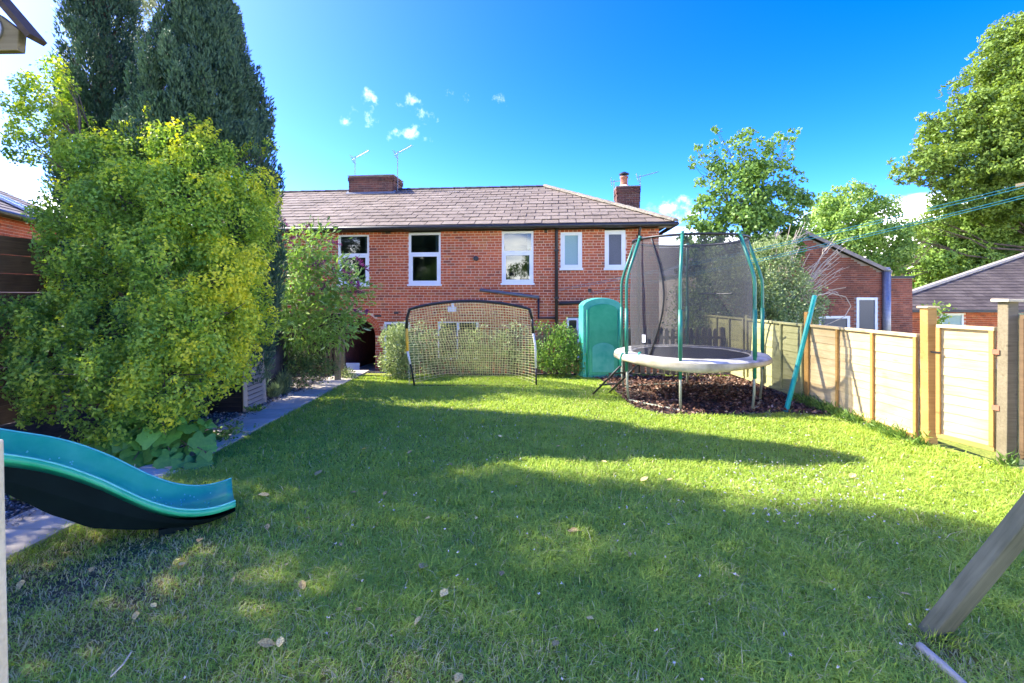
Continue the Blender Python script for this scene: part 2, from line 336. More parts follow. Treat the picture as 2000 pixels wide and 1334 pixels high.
def ground_mat(name, far=False):
    m, t, b, out = nodes(name); b.inputs['Roughness'].default_value = .95; b.inputs['Specular IOR Level'].default_value = .1
    g = N(t, 'ShaderNodeNewGeometry')
    n1 = N(t, 'ShaderNodeTexNoise'); n1.inputs['Scale'].default_value = .9; n1.inputs['Detail'].default_value = 6; t.links.new(g.outputs['Position'], n1.inputs['Vector'])
    n2 = N(t, 'ShaderNodeTexNoise'); n2.inputs['Scale'].default_value = 26; n2.inputs['Detail'].default_value = 6; t.links.new(g.outputs['Position'], n2.inputs['Vector'])
    r1 = ramp(t, [(.35, (.25,.30,.05)), (.65, (.32,.35,.065))]); r2 = ramp(t, [(.4, (.6,.6,.6)), (.65, (1.2,1.1,1.0))])
    t.links.new(n1.outputs[0], r1.inputs[0]); t.links.new(n2.outputs[0], r2.inputs[0])
    wa = N(t, 'ShaderNodeAttribute', attribute_name='wear'); wx = N(t, 'ShaderNodeMix', data_type='RGBA'); wx.inputs[7].default_value = (.15,.10,.055,1)
    t.links.new(wa.outputs['Fac'], wx.inputs[0]); t.links.new(r1.outputs[0], wx.inputs[6])
    mu = N(t, 'ShaderNodeMix', data_type='RGBA', blend_type='MULTIPLY'); mu.inputs[0].default_value = 1
    t.links.new(wx.outputs[2], mu.inputs[6]); t.links.new(r2.outputs[0], mu.inputs[7]); t.links.new(mu.outputs[2], b.inputs['Base Color'])
    bp = N(t, 'ShaderNodeBump'); bp.inputs['Strength'].default_value = .7; bp.inputs['Distance'].default_value = .02; t.links.new(n2.outputs[0], bp.inputs['Height']); t.links.new(bp.outputs[0], b.inputs['Normal'])
    return m
M['lawn'] = ground_mat('lawn')
def glass_mat(name, tint, refl=.06, alpha=.75):
    m, t, b, out = nodes(name); t.nodes.remove(b)
    gl = N(t, 'ShaderNodeBsdfGlossy'); gl.inputs['Roughness'].default_value = .02
    tr = N(t, 'ShaderNodeBsdfTransparent'); tr.inputs[0].default_value = (*tint, 1)
    lw = N(t, 'ShaderNodeFresnel'); lw.inputs['IOR'].default_value = 1.75
    mx = N(t, 'ShaderNodeMixShader'); t.links.new(lw.outputs[0], mx.inputs[0]); t.links.new(tr.outputs[0], mx.inputs[1]); t.links.new(gl.outputs[0], mx.inputs[2])
    t.links.new(mx.outputs[0], out.inputs[0]); return m
M['glass'] = glass_mat('glass', (.55,.62,.60))
M['frost_light'] = mat('frost_light', (.20,.33,.33), (.30,.44,.43), 60, .25)
M['frost_dark'] = mat('frost_dark', (.035,.045,.07), (.07,.085,.12), 70, .25)
def net_mat(name, dens):
    m, t, b, out = nodes(name); b.inputs['Base Color'].default_value = (.05,.049,.05,1); b.inputs['Roughness'].default_value = .8
    tr = N(t, 'ShaderNodeBsdfTransparent'); mx = N(t, 'ShaderNodeMixShader'); mx.inputs[0].default_value = dens
    t.links.new(tr.outputs[0], mx.inputs[1]); t.links.new(b.outputs[0], mx.inputs[2]); t.links.new(mx.outputs[0], out.inputs[0]); return m
M['net'] = net_mat('net', .60)

LEAF = {}
LEAF['grass'] = leafmat('grass_blade', [(0, (.29,.42,.06)), (.35, (.39,.53,.075)), (.7, (.50,.62,.095)), (.86, (.62,.65,.14)), (.93, (.62,.55,.22)), (1, (.72,.63,.34))], trans=.35, rough=.55, spec=.25)
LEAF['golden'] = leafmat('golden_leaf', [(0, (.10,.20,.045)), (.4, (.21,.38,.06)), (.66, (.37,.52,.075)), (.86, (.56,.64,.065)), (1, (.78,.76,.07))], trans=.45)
LEAF['conifer'] = leafmat('conifer_spray', [(0, (.030,.070,.040)), (.5, (.050,.105,.058)), (1, (.085,.150,.075))], trans=.12, rough=.6)
LEAF['silver'] = leafmat('silver_leaf', [(0, (0.168,0.210,0.098)), (.5, (0.280,0.322,0.168)), (1, (0.420,0.462,0.252))], trans=.35)
LEAF['mid'] = leafmat('mid_leaf', [(0, (0.085,0.170,0.037)), (.5, (0.162,0.289,0.054)), (1, (0.289,0.425,0.085))], trans=.35)
LEAF['bright'] = leafmat('bright_leaf', [(0, (0.120,0.224,0.048)), (.5, (0.224,0.360,0.067)), (1, (0.368,0.496,0.104))], trans=.38)
LEAF['olive'] = leafmat('olive_leaf', [(0, (.09,.155,.025)), (.5, (.17,.26,.04)), (1, (.30,.39,.06))], trans=.35)
LEAF['dark'] = leafmat('dark_leaf', [(0, (0.045,0.088,0.029)), (.5, (0.080,0.144,0.040)), (1, (0.136,0.208,0.056))], trans=.3)
LEAF['pale'] = leafmat('pale_leaf', [(0, (0.144,0.224,0.072)), (.5, (0.272,0.352,0.128)), (.85, (0.432,0.496,0.240)), (1, (0.672,0.672,0.448))], trans=.35)
LEAF['budd'] = leafmat('buddleia_leaf', [(0, (0.119,0.221,0.048)), (.5, (0.221,0.374,0.068)), (.85, (0.340,0.493,0.119)), (1, (0.544,0.612,0.374))], trans=.35)
LEAF['lav'] = leafmat('lavender_leaf', [(0, (.10,.15,.07)), (1, (.20,.27,.12))], trans=.25)
LEAF['vine'] = mat('vine_leaf', (.06,.19,.025), (.11,.27,.035), 7, .45, .15, objvar=.3)
LEAF['flower'] = leafmat('purple_flower', [(0, (.12,.015,.07)), (1, (.30,.05,.19))], trans=.2)
LEAF['white_flower'] = leafmat('white_flower', [(0, (.5,.46,.42)), (1, (.75,.7,.66))], trans=.2)
LEAF['dead'] = mat('dead_leaf', (.34,.18,.05), (.85,.70,.24), 9, .8, .3, objvar=.45)

# ------------------------------------------------------------------ foliage
def norm(a): return a/np.maximum(np.linalg.norm(a, axis=1, keepdims=True), 1e-9)
def leaf_mesh(name, pos, dirs, L, Wd, m, rnd, jitter=.7, fold=.12, rng=RNG, tangent=False):
    """diamond leaves; tangent: dirs are surface normals the blades lie against, else the blades point along dirs"""
    n = len(pos)
    if tangent:
        nn = norm(dirs+rng.normal(0, jitter, (n,3))); d = norm(np.cross(nn, rng.normal(0, 1, (n,3)))); s = np.cross(nn, d)
    else:
        d = norm(dirs+rng.normal(0, jitter, (n,3))); s = norm(np.cross(d, rng.normal(0, 1, (n,3)))); nn = np.cross(d, s)
    L = np.broadcast_to(L, n)[:,None]*rng.uniform(.7, 1.25, (n,1)); Wd = np.broadcast_to(Wd, n)[:,None]*rng.uniform(.75, 1.2, (n,1))
    mid = pos+d*L*.5
    V = np.stack([pos, mid-s*Wd*.5+nn*Wd*fold, pos+d*L, mid+s*Wd*.5+nn*Wd*fold], axis=1).reshape(-1,3)
    return np_mesh(name, V, np.arange(4*n).reshape(n,4), m, np.clip(rnd, 0, 1))
def clumps(name, lobes, m, parent, sub_m2=9, sub_r=.30, leaves_m2=900, L=.035, Wd=.022, jitter=.45, tips=.8, tone=(0,1), rng=RNG, squash=.8, core=.5, droop=0.0, smin=.05, reach=(.72,1.06), sun_tone=None):
    """crown of clumps: small uneven sub-lobes over the lobes, leaves laid on each sub-lobe's skin, some loose inside"""
    Ps, Ns, Rn = [], [], []
    for c, r in lobes:
        c = np.array(c); r = np.array(r if hasattr(r, '__len__') else (r,r,r), dtype=float); rm = r.mean()
        k = max(5, int(4*math.pi*rm*rm*sub_m2)); u = sph(k, rng); rad = rng.uniform(reach[0], reach[1], k)
        cs = c+u*rad[:,None]*r
        bad = inside_other(cs, [(a, b) for a, b in lobes if tuple(a) != tuple(c)], .66); cs, u = cs[~bad], u[~bad]
        for q, uu in zip(cs, u):
            sr = max(smin, sub_r*rm*rng.uniform(.55, 1.45)); nl = int(4*math.pi*sr*sr*leaves_m2)+6
            w = sph(nl, rng); f = (w*uu).sum(1) > -.55; w = w[f]; nl = len(w)
            if nl == 0: continue
            kk = rng.uniform(.62, 1.12, nl)+.18*np.sin(w[:,0]*7+q[0]*9)*np.sin(w[:,2]*6+q[2]*7)
            pos = q+w*kk[:,None]*sr*np.array([1,1,squash]); pos[:,2] -= droop*sr*np.abs(w[:,0])
            t = rng.random()+(sun_tone(q) if sun_tone else 0); up = np.clip((w*uu).sum(1)*.6+w[:,2]*.3, -1, 1)
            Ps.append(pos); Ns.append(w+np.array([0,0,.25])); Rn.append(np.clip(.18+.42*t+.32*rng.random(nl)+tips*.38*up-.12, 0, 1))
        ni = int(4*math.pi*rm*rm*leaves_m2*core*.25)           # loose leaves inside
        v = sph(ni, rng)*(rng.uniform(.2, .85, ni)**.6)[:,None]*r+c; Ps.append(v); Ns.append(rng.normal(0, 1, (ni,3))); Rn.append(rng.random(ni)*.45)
    P_ = np.concatenate(Ps); rn = tone[0]+(tone[1]-tone[0])*np.concatenate(Rn)
    return link(name, leaf_mesh(name, P_, np.concatenate(Ns), L, Wd, m, rn, jitter, rng=rng, tangent=True), parent)
def sph(n, rng=RNG): return norm(rng.normal(0, 1, (n,3)))
def lobe_clusters(lobes, per_m2, shell=(.55,1.05), rng=RNG, squash=1.0):
    """cluster centres on and in ellipsoid lobes -> (pos, outward direction, depth 0..1, lobe id)"""
    C, O, T = [], [], []
    for (c, r) in lobes:
        c = np.array(c); r = np.array(r if hasattr(r, '__len__') else (r,r,r), dtype=float)
        area = 4*math.pi*(np.mean(r)**2); n = max(6, int(area*per_m2))
        u = sph(n, rng); k = shell[0]+(shell[1]-shell[0])*rng.random(n)**.55
        k *= 1+.16*np.sin(u[:,0]*5+c[0]*3)*np.sin(u[:,2]*6+c[2]*2)+.10*np.sin(u[:,1]*9+c[1])
        C.append(c+u*k[:,None]*r); O.append(u/r*np.mean(r)); T.append(k)
    return np.concatenate(C), norm(np.concatenate(O)), np.concatenate(T)
def inside_other(pos, lobes, f=.72):
    bad = np.zeros(len(pos), bool)
    for c, r in lobes:
        r = np.array(r if hasattr(r, '__len__') else (r,r,r), dtype=float)
        bad |= (((pos-np.array(c))/(r*f))**2).sum(1) < 1
    return bad
def foliage(name, lobes, m, parent, per_m2=60, per_cluster=14, crad=.10, L=.05, Wd=.03, bias=(0,0,.35), tone=(.0,1.0), keep_in=.25, jitter=.7, rng=RNG, outgold=0.0, shell=(.55,1.08), zsq=.75):
    C, O, T = lobe_clusters(lobes, per_m2, shell, rng)
    bad = inside_other(C, lobes); keep = ~bad | (rng.random(len(C)) < keep_in); C, O, T = C[keep], O[keep], T[keep]
    n = len(C); k = per_cluster
    ct = rng.random(n)
    off = rng.normal(0, 1, (n,k,3))*crad*np.array([1,1,zsq]); pos = (C[:,None,:]+off).reshape(-1,3)
    dirs = np.repeat(O, k, axis=0)*.8+off.reshape(-1,3)/crad*.5+np.array(bias)
    tipness = np.clip((off*O[:,None,:]).sum(2)/crad, -1, 1).reshape(-1)
    rnd = tone[0]+(tone[1]-tone[0])*np.clip(np.repeat(ct, k)*.55+rng.random(n*k)*.45+outgold*tipness*.5, 0, 1)
    return link(name, leaf_mesh(name, pos, dirs, L, Wd, m, rnd, jitter, rng=rng), parent)
def wander(a, b, n, amp, rnd=random):
    a, b = Vector(a), Vector(b); pts = []
    for i in range(n+1):
        t = i/n; w = amp*math.sin(math.pi*t)
        pts.append(a.lerp(b, t)+Vector((rnd.uniform(-w,w), rnd.uniform(-w,w), rnd.uniform(-w,w)*.5)))
    return pts
def limbs(name, base, top, r, lobes, m, parent, nlimb=1.0, low=.3):
    mb = MB(); base, top = Vector(base), Vector(top); H = (top-base).length
    tp = wander(base, top, 8, H*.03); mb.tube(tp, [r*(1.25 if i == 0 else 1)*(1-.8*i/8) for i in range(9)], 8)
    for c, rr in lobes:
        if random.random() > nlimb: continue
        c = Vector(c); t = min(.92, max(low, ((c-base).dot(top-base)/H**2)*.75))
        i = t*8; s = tp[int(i)].lerp(tp[min(8, int(i)+1)], i-int(i))
        r0 = r*.45*(1-.7*t); pts = wander(s, c, 5, (c-s).length*.08); mb.tube(pts, [r0*(1-.75*j/5) for j in range(6)], 6)
        for _ in range(3):
            e = c+Vector((random.gauss(0,1), random.gauss(0,1), random.gauss(.3,1)))*(.45*(rr if not hasattr(rr,'__len__') else rr[0]))
            mb.tube(wander(pts[3], e, 3, .04), [r0*.4, r0*.3, r0*.2, r0*.1], 5)
    return mb.build(name, m, parent, smooth=True)
def plx(lst, origin=(0,0,0), rz=1.0, ry=1.0):
    """(px, py, D, radius px[, vertical radius px]) -> lobes relative to origin"""
    o = Vector(origin); out = []
    for q in lst:
        c = P(q[0], q[1], q[2])-o; r = q[3]*q[2]/F; v = (q[4] if len(q) > 4 else q[3])*q[2]/F
        out.append((tuple(c), (r, r*ry, v)))
    return out

# ================================================================== SETTING
# far ground and raised garden
mb = MB(); S_ = 600
mb.add([(-S_,-S_,-1.3),(S_,-S_,-1.3),(S_,S_,-1.3),(-S_,S_,-1.3)], [(0,1,2,3)])
tag(mb.build('ground', M['lawn']), 'lower ground around the neighbouring houses', 'ground', kind='structure')
mb = MB()      # raised garden: a slab with a gently uneven top
nx, ny = 110, 110; X0, X1, Y0, Y1 = -9.0, 4.95, -4.0, 10.35
gv = [(X0+(X1-X0)*i/nx, Y0+(Y1-Y0)*j/ny, 0) for j in range(ny+1) for i in range(nx+1)]
gf = [(j*(nx+1)+i, j*(nx+1)+i+1, (j+1)*(nx+1)+i+1, (j+1)*(nx+1)+i) for j in range(ny) for i in range(nx)]
mb.add(gv, gf)
mb.add([(X0,Y0,0),(X1,Y0,0),(X1,Y1,0),(X0,Y1,0),(X0,Y0,-1.3),(X1,Y0,-1.3),(X1,Y1,-1.3),(X0,Y1,-1.3)], [(0,4,5,1),(1,5,6,2),(2,6,7,3),(3,7,4,0)])
lo_ = mb.build('lawn', M['lawn'])
wat = lo_.data.attributes.new('wear','FLOAT','POINT')
def wear_at(x, y): return min(1, .95*math.exp(-(((x+2.45)/.95)**2+((y-2.75)/.75)**2))+.45*math.exp(-(((x+.6)/1.2)**2+((y-2.0)/.4)**2))+.8*math.exp(-(((x-2.05)/.25)**2+((y-2.25)/.22)**2)))
for i_, v_ in enumerate(lo_.data.vertices): wat.data[i_].value = wear_at(v_.co.x, v_.co.y)
tag(lo_, 'raised back garden lawn sloping to the brick house', 'lawn', kind='structure')

# planting bed left of the path
def sheet(name, poly, z, m, label, cat, kind='structure'):
    o = MB().add([(x, y, z) for x, y in poly], [tuple(range(len(poly)))]).build(name, m); return tag(o, label, cat, kind=kind)
sheet('planting_bed', [(-9,-1),(-3.95,-1),(-3.8,3),(-3.72,6),(-3.62,10.35),(-9,10.35)], .004, M['soil'], 'dark soil bed between the path and the left fence', 'flower bed')
sheet('border_soil', [(-2.6,9.98),(1.3,9.95),(2.0,9.9),(4.95,9.9),(4.95,10.34),(-2.6,10.34)], .004, M['soil'], 'narrow soil border along the picket fence', 'flower bed')
BARK = [G(1172,742), G(1205,768), G(1238,797), G(1300,812), G(1420,812), G(1540,808)]
BARK = [(p.x, p.y) for p in BARK]+[(4.9,6.45),(4.9,9.9),(1.6,9.9)]
sheet('bark_bed', BARK, .008, M['soil'], 'brown bark mulch bed under the trampoline', 'mulch bed')

# path of concrete flags
path = empty('garden_path'); tag(path, 'grey concrete flag path leading to the brick archway', 'path', kind='structure')
yy = 1.0; k = 0
def pathx(y): return -3.74+.02*math.sin(y*.9)-(.10 if y < 4 else 0)*(4-y)/3, -3.18-.12*max(0, (4-y)/3)
FLAG = {}
while yy < 10.2:
    L = .60; a0, b0 = pathx(yy); a1_, b1_ = pathx(yy+L); g = .006
    z = .028+random.uniform(-.006,.006); tl = random.uniform(-.006,.006)
    m1 = MB().add([(a0,yy+g,z),(b0,yy+g,z+tl),(b1_,yy+L-g,z+tl),(a1_,yy+L-g,z),(a0,yy+g,-.03),(b0,yy+g,-.03),(b1_,yy+L-g,-.03),(a1_,yy+L-g,-.03)],
                  [(0,1,2,3),(0,4,5,1),(1,5,6,2),(2,6,7,3),(3,7,4,0)])
    o = m1.build('paving_flag', M['concrete'], path); yy += L
y_end = yy
# ramp from garden level down to the arch
HO = Vector((3.966, 12.85, 0)); HA = R(5.5); hc, hsn = math.cos(HA), math.sin(HA)
def facade(px, py):
    k = (px-1000)/F; u = (k*HO.y-HO.x)/(hc+k*hsn); D = HO.y-u*hsn
    return u, EYE+(HOR-py)/F*D
for i in range(6):
    t0, t1 = i/6, (i+1)/6; ya = y_end+(13.75-y_end)*t0; yb = y_end+(13.75-y_end)*t1-.012
    xa, xb = -3.75-.85*t0, -3.16-.45*t0; xc, xd = -3.75-.85*t1, -3.16-.45*t1
    z0, z1 = .02-.55*t0, .02-.55*t1
    MB().add([(xa,ya,z0),(xb,ya,z0),(xd,yb,z1),(xc,yb,z1),(xa,ya,-1.3),(xb,ya,-1.3),(xd,yb,-1.3),(xc,yb,-1.3)], [(0,1,2,3),(0,4,5,1),(1,5,6,2),(2,6,7,3),(3,7,4,0)]).build('paving_flag', M['concrete'], path)

# ================================================================== BRICK HOUSE
house = empty('brick_house', (HO.x, HO.y, 0), -HA)
tag(house, 'long red brick terraced house with purple slate hipped roof and white windows', 'house')
UL = -13.5; ZB = -1.3
ZE = 3.52                                   # top of brickwork
ops = []                                    # openings (u0,u1,z0,z1)
def rect(px0, py0, px1, py1):
    u0, z1 = facade(px0, py0); u1, z0 = facade(px1, py1); return (u0, u1, z0, z1)
UP = [rect(660,458,721,557), rect(798,455,861,556), rect(980,452,1042,554), rect(1095,452,1137,525), rect(1181,450,1222,525)]
GF = [rect(750,629,800,735), rect(855,626,934,705), rect(1107,621,1150,700)]
for i in range(2):                          # two more of the hidden part of the terrace
    u0, u1, z0, z1 = UP[0]; UP.append((u0-3.0-2.6*i, u1-3.0-2.6*i, z0, z1))
ops = UP+GF
au, az = facade(702, 655); ar = .47         # arch centre, springing height, radius
AZ0 = -.60
COURSE, BL, BH, BD, J = .075, .211, .060, .10, .015
wall = MB(); bricks = []                    # mortar strips and brick spans
nrow = int((ZE-ZB)/COURSE)
for r_ in range(nrow):
    z0 = ZB+r_*COURSE; zc = z0+COURSE/2
    cuts = [(a, b) for a, b, c, d in ops if c-.02 < zc < d+.0]
    if AZ0 < zc < az: cuts.append((au-ar, au+ar))
    elif az <= zc < az+ar: h = math.sqrt(ar*ar-(zc-az)**2); cuts.append((au-h, au+h))
    cuts.sort(); spans, x = [], UL
    for a, b in cuts:
        if a > x: spans.append((x, a))
        x = max(x, b)
    if x < 0: spans.append((x, 0))
    header = (r_ % 5 == 3)
    pitch = (BL/2-.005+J) if header else BL+J
    for a, b in spans:
        wall.box(a, b, .005, .11, z0, z0+COURSE)
        # arch ring leaves no stretcher inside
        x = UL+(0 if r_ % 2 else pitch/2)
        x += math.floor((a-x)/pitch)*pitch
        while x < b:
            p0, p1 = max(a, x), min(b, x+pitch-J); x += pitch
            if p1-p0 < .03: continue
            mid = (p0+p1)/2
            if zc > az-.02 and math.hypot(mid-au, zc-az) < ar+.20: continue
            bricks.append((p0, p1, z0+J*.5, (p1-p0) > BL-.002))
wallo = wall.build('wall', M['mortar'], house)
tag(wallo, 'red brick front wall with pale mortar')
def brick_vs(x0, x1, z0, z1, y0=0.0, y1=.06): return [(x0,y0,z0),(x1,y0,z0),(x1,y0,z1),(x0,y0,z1),(x0,y1,z0),(x1,y1,z0),(x1,y1,z1),(x0,y1,z1)]
BF = [(0,1,2,3),(0,4,5,1),(1,5,6,2),(2,6,7,3),(3,7,4,0)]
BM_ = MB().add(brick_vs(-BL/2, BL/2, 0, BH), BF).mesh('brick', M['brick'])
cand = sorted([b for b in bricks if b[3] and b[2] > 1.65 and b[0] > -6.2 and b[1] < -.9], key=lambda b: -b[0])
chosen = set(random.sample(range(len(cand)), 0)); single = cand[:300]; sset = set(id(b) for b in single)
rest = MB()
for b in bricks:
    dy = random.uniform(-.004, .002)
    if id(b) in sset: link('brick', BM_, wallo, ((b[0]+b[1])/2, dy, b[2]))
    else: rest.add(brick_vs(b[0], b[1], b[2], b[2]+BH, dy), BF, random.random())
tag(rest.build('brick_courses', M['brick'], wallo), kind='stuff')
# arch voussoirs, two rings
for ring, r0 in enumerate((ar, ar+.10)):
    n = 22+ring*4; 
    for k in range(n):
        a0 = math.pi*k/n+.006; a1 = math.pi*(k+1)/n-.006; r1 = r0+.092
        q = [(au+math.cos(a)*r, az+math.sin(a)*r) for r, a in ((r0,a0),(r1,a0),(r1,a1),(r0,a1))]
        vs = [(x, -.004, z) for x, z in q]+[(x, .105, z) for x, z in q]
        MB().add(vs, [(0,1,2,3),(0,4,5,1),(1,5,6,2),(2,6,7,3),(3,7,4,0)]).build('arch_brick', M['brick'], wallo)
# passage behind the arch
pm = MB(); pm.box(au-ar-.1, au-ar-.002, .11, 6, -1.3, az+ar+.1); pm.box(au+ar+.002, au+ar+.1, .11, 6, -1.3, az+ar+.1)
pm.box(au-ar-.1, au+ar+.1, .112, 6, az+ar+.102, az+ar+.2); pm.box(au-ar, au+ar, 5.9, 6.0, -1.3, az+ar+.1)
pm.build('passage', M['brick_dark'], house)
MB().box(au-ar, au+ar, .0, 5.9, -1.29, AZ0+.06).build('passage_floor', M['concrete'], house)
# other walls, floors, ceiling
pm = MB(); pm.box(UL-.1, UL, 0, 7.2, ZB, ZE); pm.box(-.11, -.001, .112, 7.2, ZB, ZE); pm.box(UL, -.11, 7.1, 7.2, ZB, ZE)
pm.build('rear_wall', M['brick_dark'], house)
pm = MB(); pm.box(UL, -.12, .112, 7.0, ZE-.12, ZE-.02); pm.box(au+ar+.12, -.12, .112, 7.0, 1.22, 1.36); pm.box(UL, -.12, 3.2, 3.3, 1.37, ZE-.13); pm.box(au+ar+.12, -.12, 3.2, 3.3, ZB, 1.21)
pm.build('interior', M['plaster'], house)
def fr(mb, u0, u1, z0, z1, w, y0, y1):
    mb.box(u0, u0+w, y0, y1, z0, z1); mb.box(u1-w, u1, y0, y1, z0, z1)
    mb.box(u0+w, u1-w, y0, y1, z1-w, z1); mb.box(u0+w, u1-w, y0, y1, z0, z0+w)
def window(rc, style, label=None):
    u0, u1, z0, z1 = rc; w_ = empty('window', ((u0+u1)/2, 0, z0), 0, house); h = z1-z0; w = u1-u0
    a, b = -w/2, w/2
    f = MB(); fr(f, a, b, .0, h, .062, .012, .085)
    s = MB().box(a-.03, b+.03, -.05, .011, -.035, .018).build('sill', M['upvc'], w_)
    if style == 'sash':
        tz = h*.60; f.box(a+.062, b-.062, .013, .084, tz-.035, tz+.035)
        fr(f, a+.062, b-.062, .062, tz-.035, .05, .002, .06)
        panes = [(a+.062, b-.062, tz+.035, h-.062, .045), (a+.112, b-.112, .112, tz-.085, .035)]
        MB().box(b-.18, b-.07, .13, .16, .02, h-.05).build('curtain', M['curtain'], w_)
        gm = M['glass']
    elif style in ('light', 'dark'):
        fr(f, a+.062, b-.062, .062, h-.062, .05, .002, .06); panes = [(a+.112, b-.112, .112, h-.112, .035)]
        gm = M['frost_light'] if style == 'light' else M['frost_dark']
    else:
        f.box(-.035, .035, .013, .084, .062, h-.062); panes = [(a+.062, -.035, .062, h-.062, .045), (.035, b-.062, .062, h-.062, .045)]
        gm = M['glass']
        MB().box(a+.08, -.05, .13, .15, h*.55, h-.05).build('blind', M['curtain'], w_)
    f.build('frame', M['upvc'], w_)
    for p in panes: MB().box(p[0], p[1], p[4], p[4]+.012, p[2], p[3]).build('pane', gm, w_)
    if label: w_['label'] = label
    return w_
for i in (0, 1, 2, 5, 6): window(UP[i], 'sash')
window(UP[3], 'light', 'narrow white window with pale frosted glass'); window(UP[4], 'dark', 'narrow white window with dark frosted glass')
window(GF[0], 'casement'); window(GF[1], 'casement'); window(GF[2], 'casement')
# soffit, gutter, pipes
OV = .34
MB().box(UL, OV-.02, -OV+.05, .10, ZE+.001, ZE+.04).build('soffit', M['blackpvc'], house)
g = MB(); g.tube([(UL, -OV-.02, ZE+.045), (OV+.05, -OV-.02, ZE+.045)], .058, 8); g.tube([(OV+.04, -OV-.06, ZE+.045), (OV+.04, 7.4, ZE+.045)], .055, 8)
g.build('gutter', M['blackpvc'], house, smooth=True)
def fpt(px, py, y=-.06): u, z = facade(px, py); return (u, y, z)
def pipe(pts, r=.036, m='blackpvc', nm='downpipe'):
    o = MB().tube(pts, r, 8).build(nm, M[m], house, smooth=True); return o
a = fpt(1087, 447); pipe([(a[0], -.10, ZE+.02), (a[0], -.06, ZE-.15), (a[0], -.06, -1.2)], .042)
MB().box(a[0]-.06, a[0]+.06, -.13, -.004, ZE-.02, ZE+.12).build('hopper', M['blackpvc'], house)
for zz in (2.9, 1.6, .6): MB().box(a[0]-.065, a[0]+.065, -.105, -.001, zz, zz+.05).build('pipe_bracket', M['blackpvc'], house)
b = fpt(1247, 450); pipe([(b[0], -.30, ZE), (b[0], -.06, ZE-.25), (b[0], -.06, -1.2)], .036)
pipe([fpt(938,566), fpt(1053,581)], .045, 'greypvc', 'waste_pipe'); pipe([fpt(1052,583), fpt(1052,621), fpt(1086,621)], .03, 'blackpvc', 'waste_pipe')
pipe([fpt(1092,593), fpt(1150,590)], .05, 'blackpvc', 'waste_pipe')
for px, py, r0 in ((930,505,.07),): 
    u, z = facade(px, py); MB().lathe((u, -.03, z), [(r0*.6,-.03),(r0,-.025),(r0,.03)], 14, 'Y').build('vent_cowl', M['blackpvc'], house)
for px, py, w, h in ((774,611,.13,.07),(738,617,.2,.06),(758,455,.16,.05),(1152,567,.1,.09),(1066,452,.08,.08)):
    u, z = facade(px, py); MB().box(u-w/2, u+w/2, -.012, .0, z-h/2, z+h/2).build('air_brick', M['dark_inside'], house)
u, z = facade(885, 600); MB().box(u-.03, u+.03, -.07, 0, z, z+.12).box(u-.11, u+.11, -.19, -.07, z-.12, z+.02).build('wall_light', M['upvc'], house)

# roof -----------------------------------------------------------------
VR, ZR = 3.62, 5.50; ZEE = ZE+.10; UR = -3.14
roof = MB(); E0 = (UL-.05,-OV,ZEE); E1 = (OV,-OV,ZEE); E2 = (OV,2*VR+OV,ZEE); E3 = (UL-.05,2*VR+OV,ZEE); A_ = (UL-.05,VR,ZR); B_ = (UR,VR,ZR)
roof.add([E0,E1,E2,E3,A_,B_], [(0,1,5,4),(1,2,5),(2,3,4,5),(3,0,4),(0,3,2,1)])
roofo = roof.build('roof', M['slate_dark'], house)
SL = math.hypot(VR+OV, ZR-ZEE); sd = Vector((0, (VR+OV)/SL, (ZR-ZEE)/SL)); sn = Vector((0, -sd.z, sd.y))
NR = 13; EX = SL/NR; WS = .46
def spt(u, s, h): return Vector((u, -OV, ZEE))+sd*s+sn*h
full, srest = [], MB()
for r_ in range(NR):
    s0 = r_*EX-(.03 if r_ == 0 else 0); s1 = min(SL, (r_+1)*EX+.03)
    uR0 = OV+(UR-OV)*(s0/SL); uR1 = OV+(UR-OV)*(s1/SL)
    u = UL+(0 if r_ % 2 else WS/2)+random.uniform(-.03,.03)
    while u < uR0:
        a, b = u+.011, u+WS-.011; u += WS
        if a < UL: continue
        h0, h1 = .032+random.uniform(-.004,.007), .014
        if b < uR1: full.append((a, b, s0+random.uniform(-.008,.008), s1, h0, h1))
        elif a < uR0-.05:
            q = [spt(a,s0,h0), spt(min(b,uR0),s0,h0), spt(max(a+.01,min(b,uR1)),s1,h1), spt(a,s1,h1)]; lo = [v-sn*.012 for v in q]
            srest.add(q+lo, BF, random.random())
def slate_m(h):
    q = [spt(-WS/2+.011,0,.032), spt(WS/2-.011,0,.032), spt(WS/2-.011,EX+.03,.014), spt(-WS/2+.011,EX+.03,.014)]
    q = [v-spt(0,0,0) for v in q]; return MB().add(q+[v-sn*.014 for v in q], BF).mesh('slate', M['slate'])
SM = slate_m(0)
full.sort(key=lambda t: -t[0] if t[0] > -9.6 else 99)
vis = [f for f in full if f[0] > -9.6]
ones = vis[:300]; oset = set(id(f) for f in ones)
for f in full:
    if id(f) in oset: link('slate', SM, roofo, spt((f[0]+f[1])/2, f[2], f[4]-.032), (random.uniform(-.004,.004), random.uniform(-.006,.006), random.uniform(-.008,.008)))
    else:
        q = [spt(f[0],f[2],f[4]), spt(f[1],f[2],f[4]), spt(f[1],f[3],f[5]), spt(f[0],f[3],f[5])]; srest.add(q+[v-sn*.014 for v in q], BF, random.random())
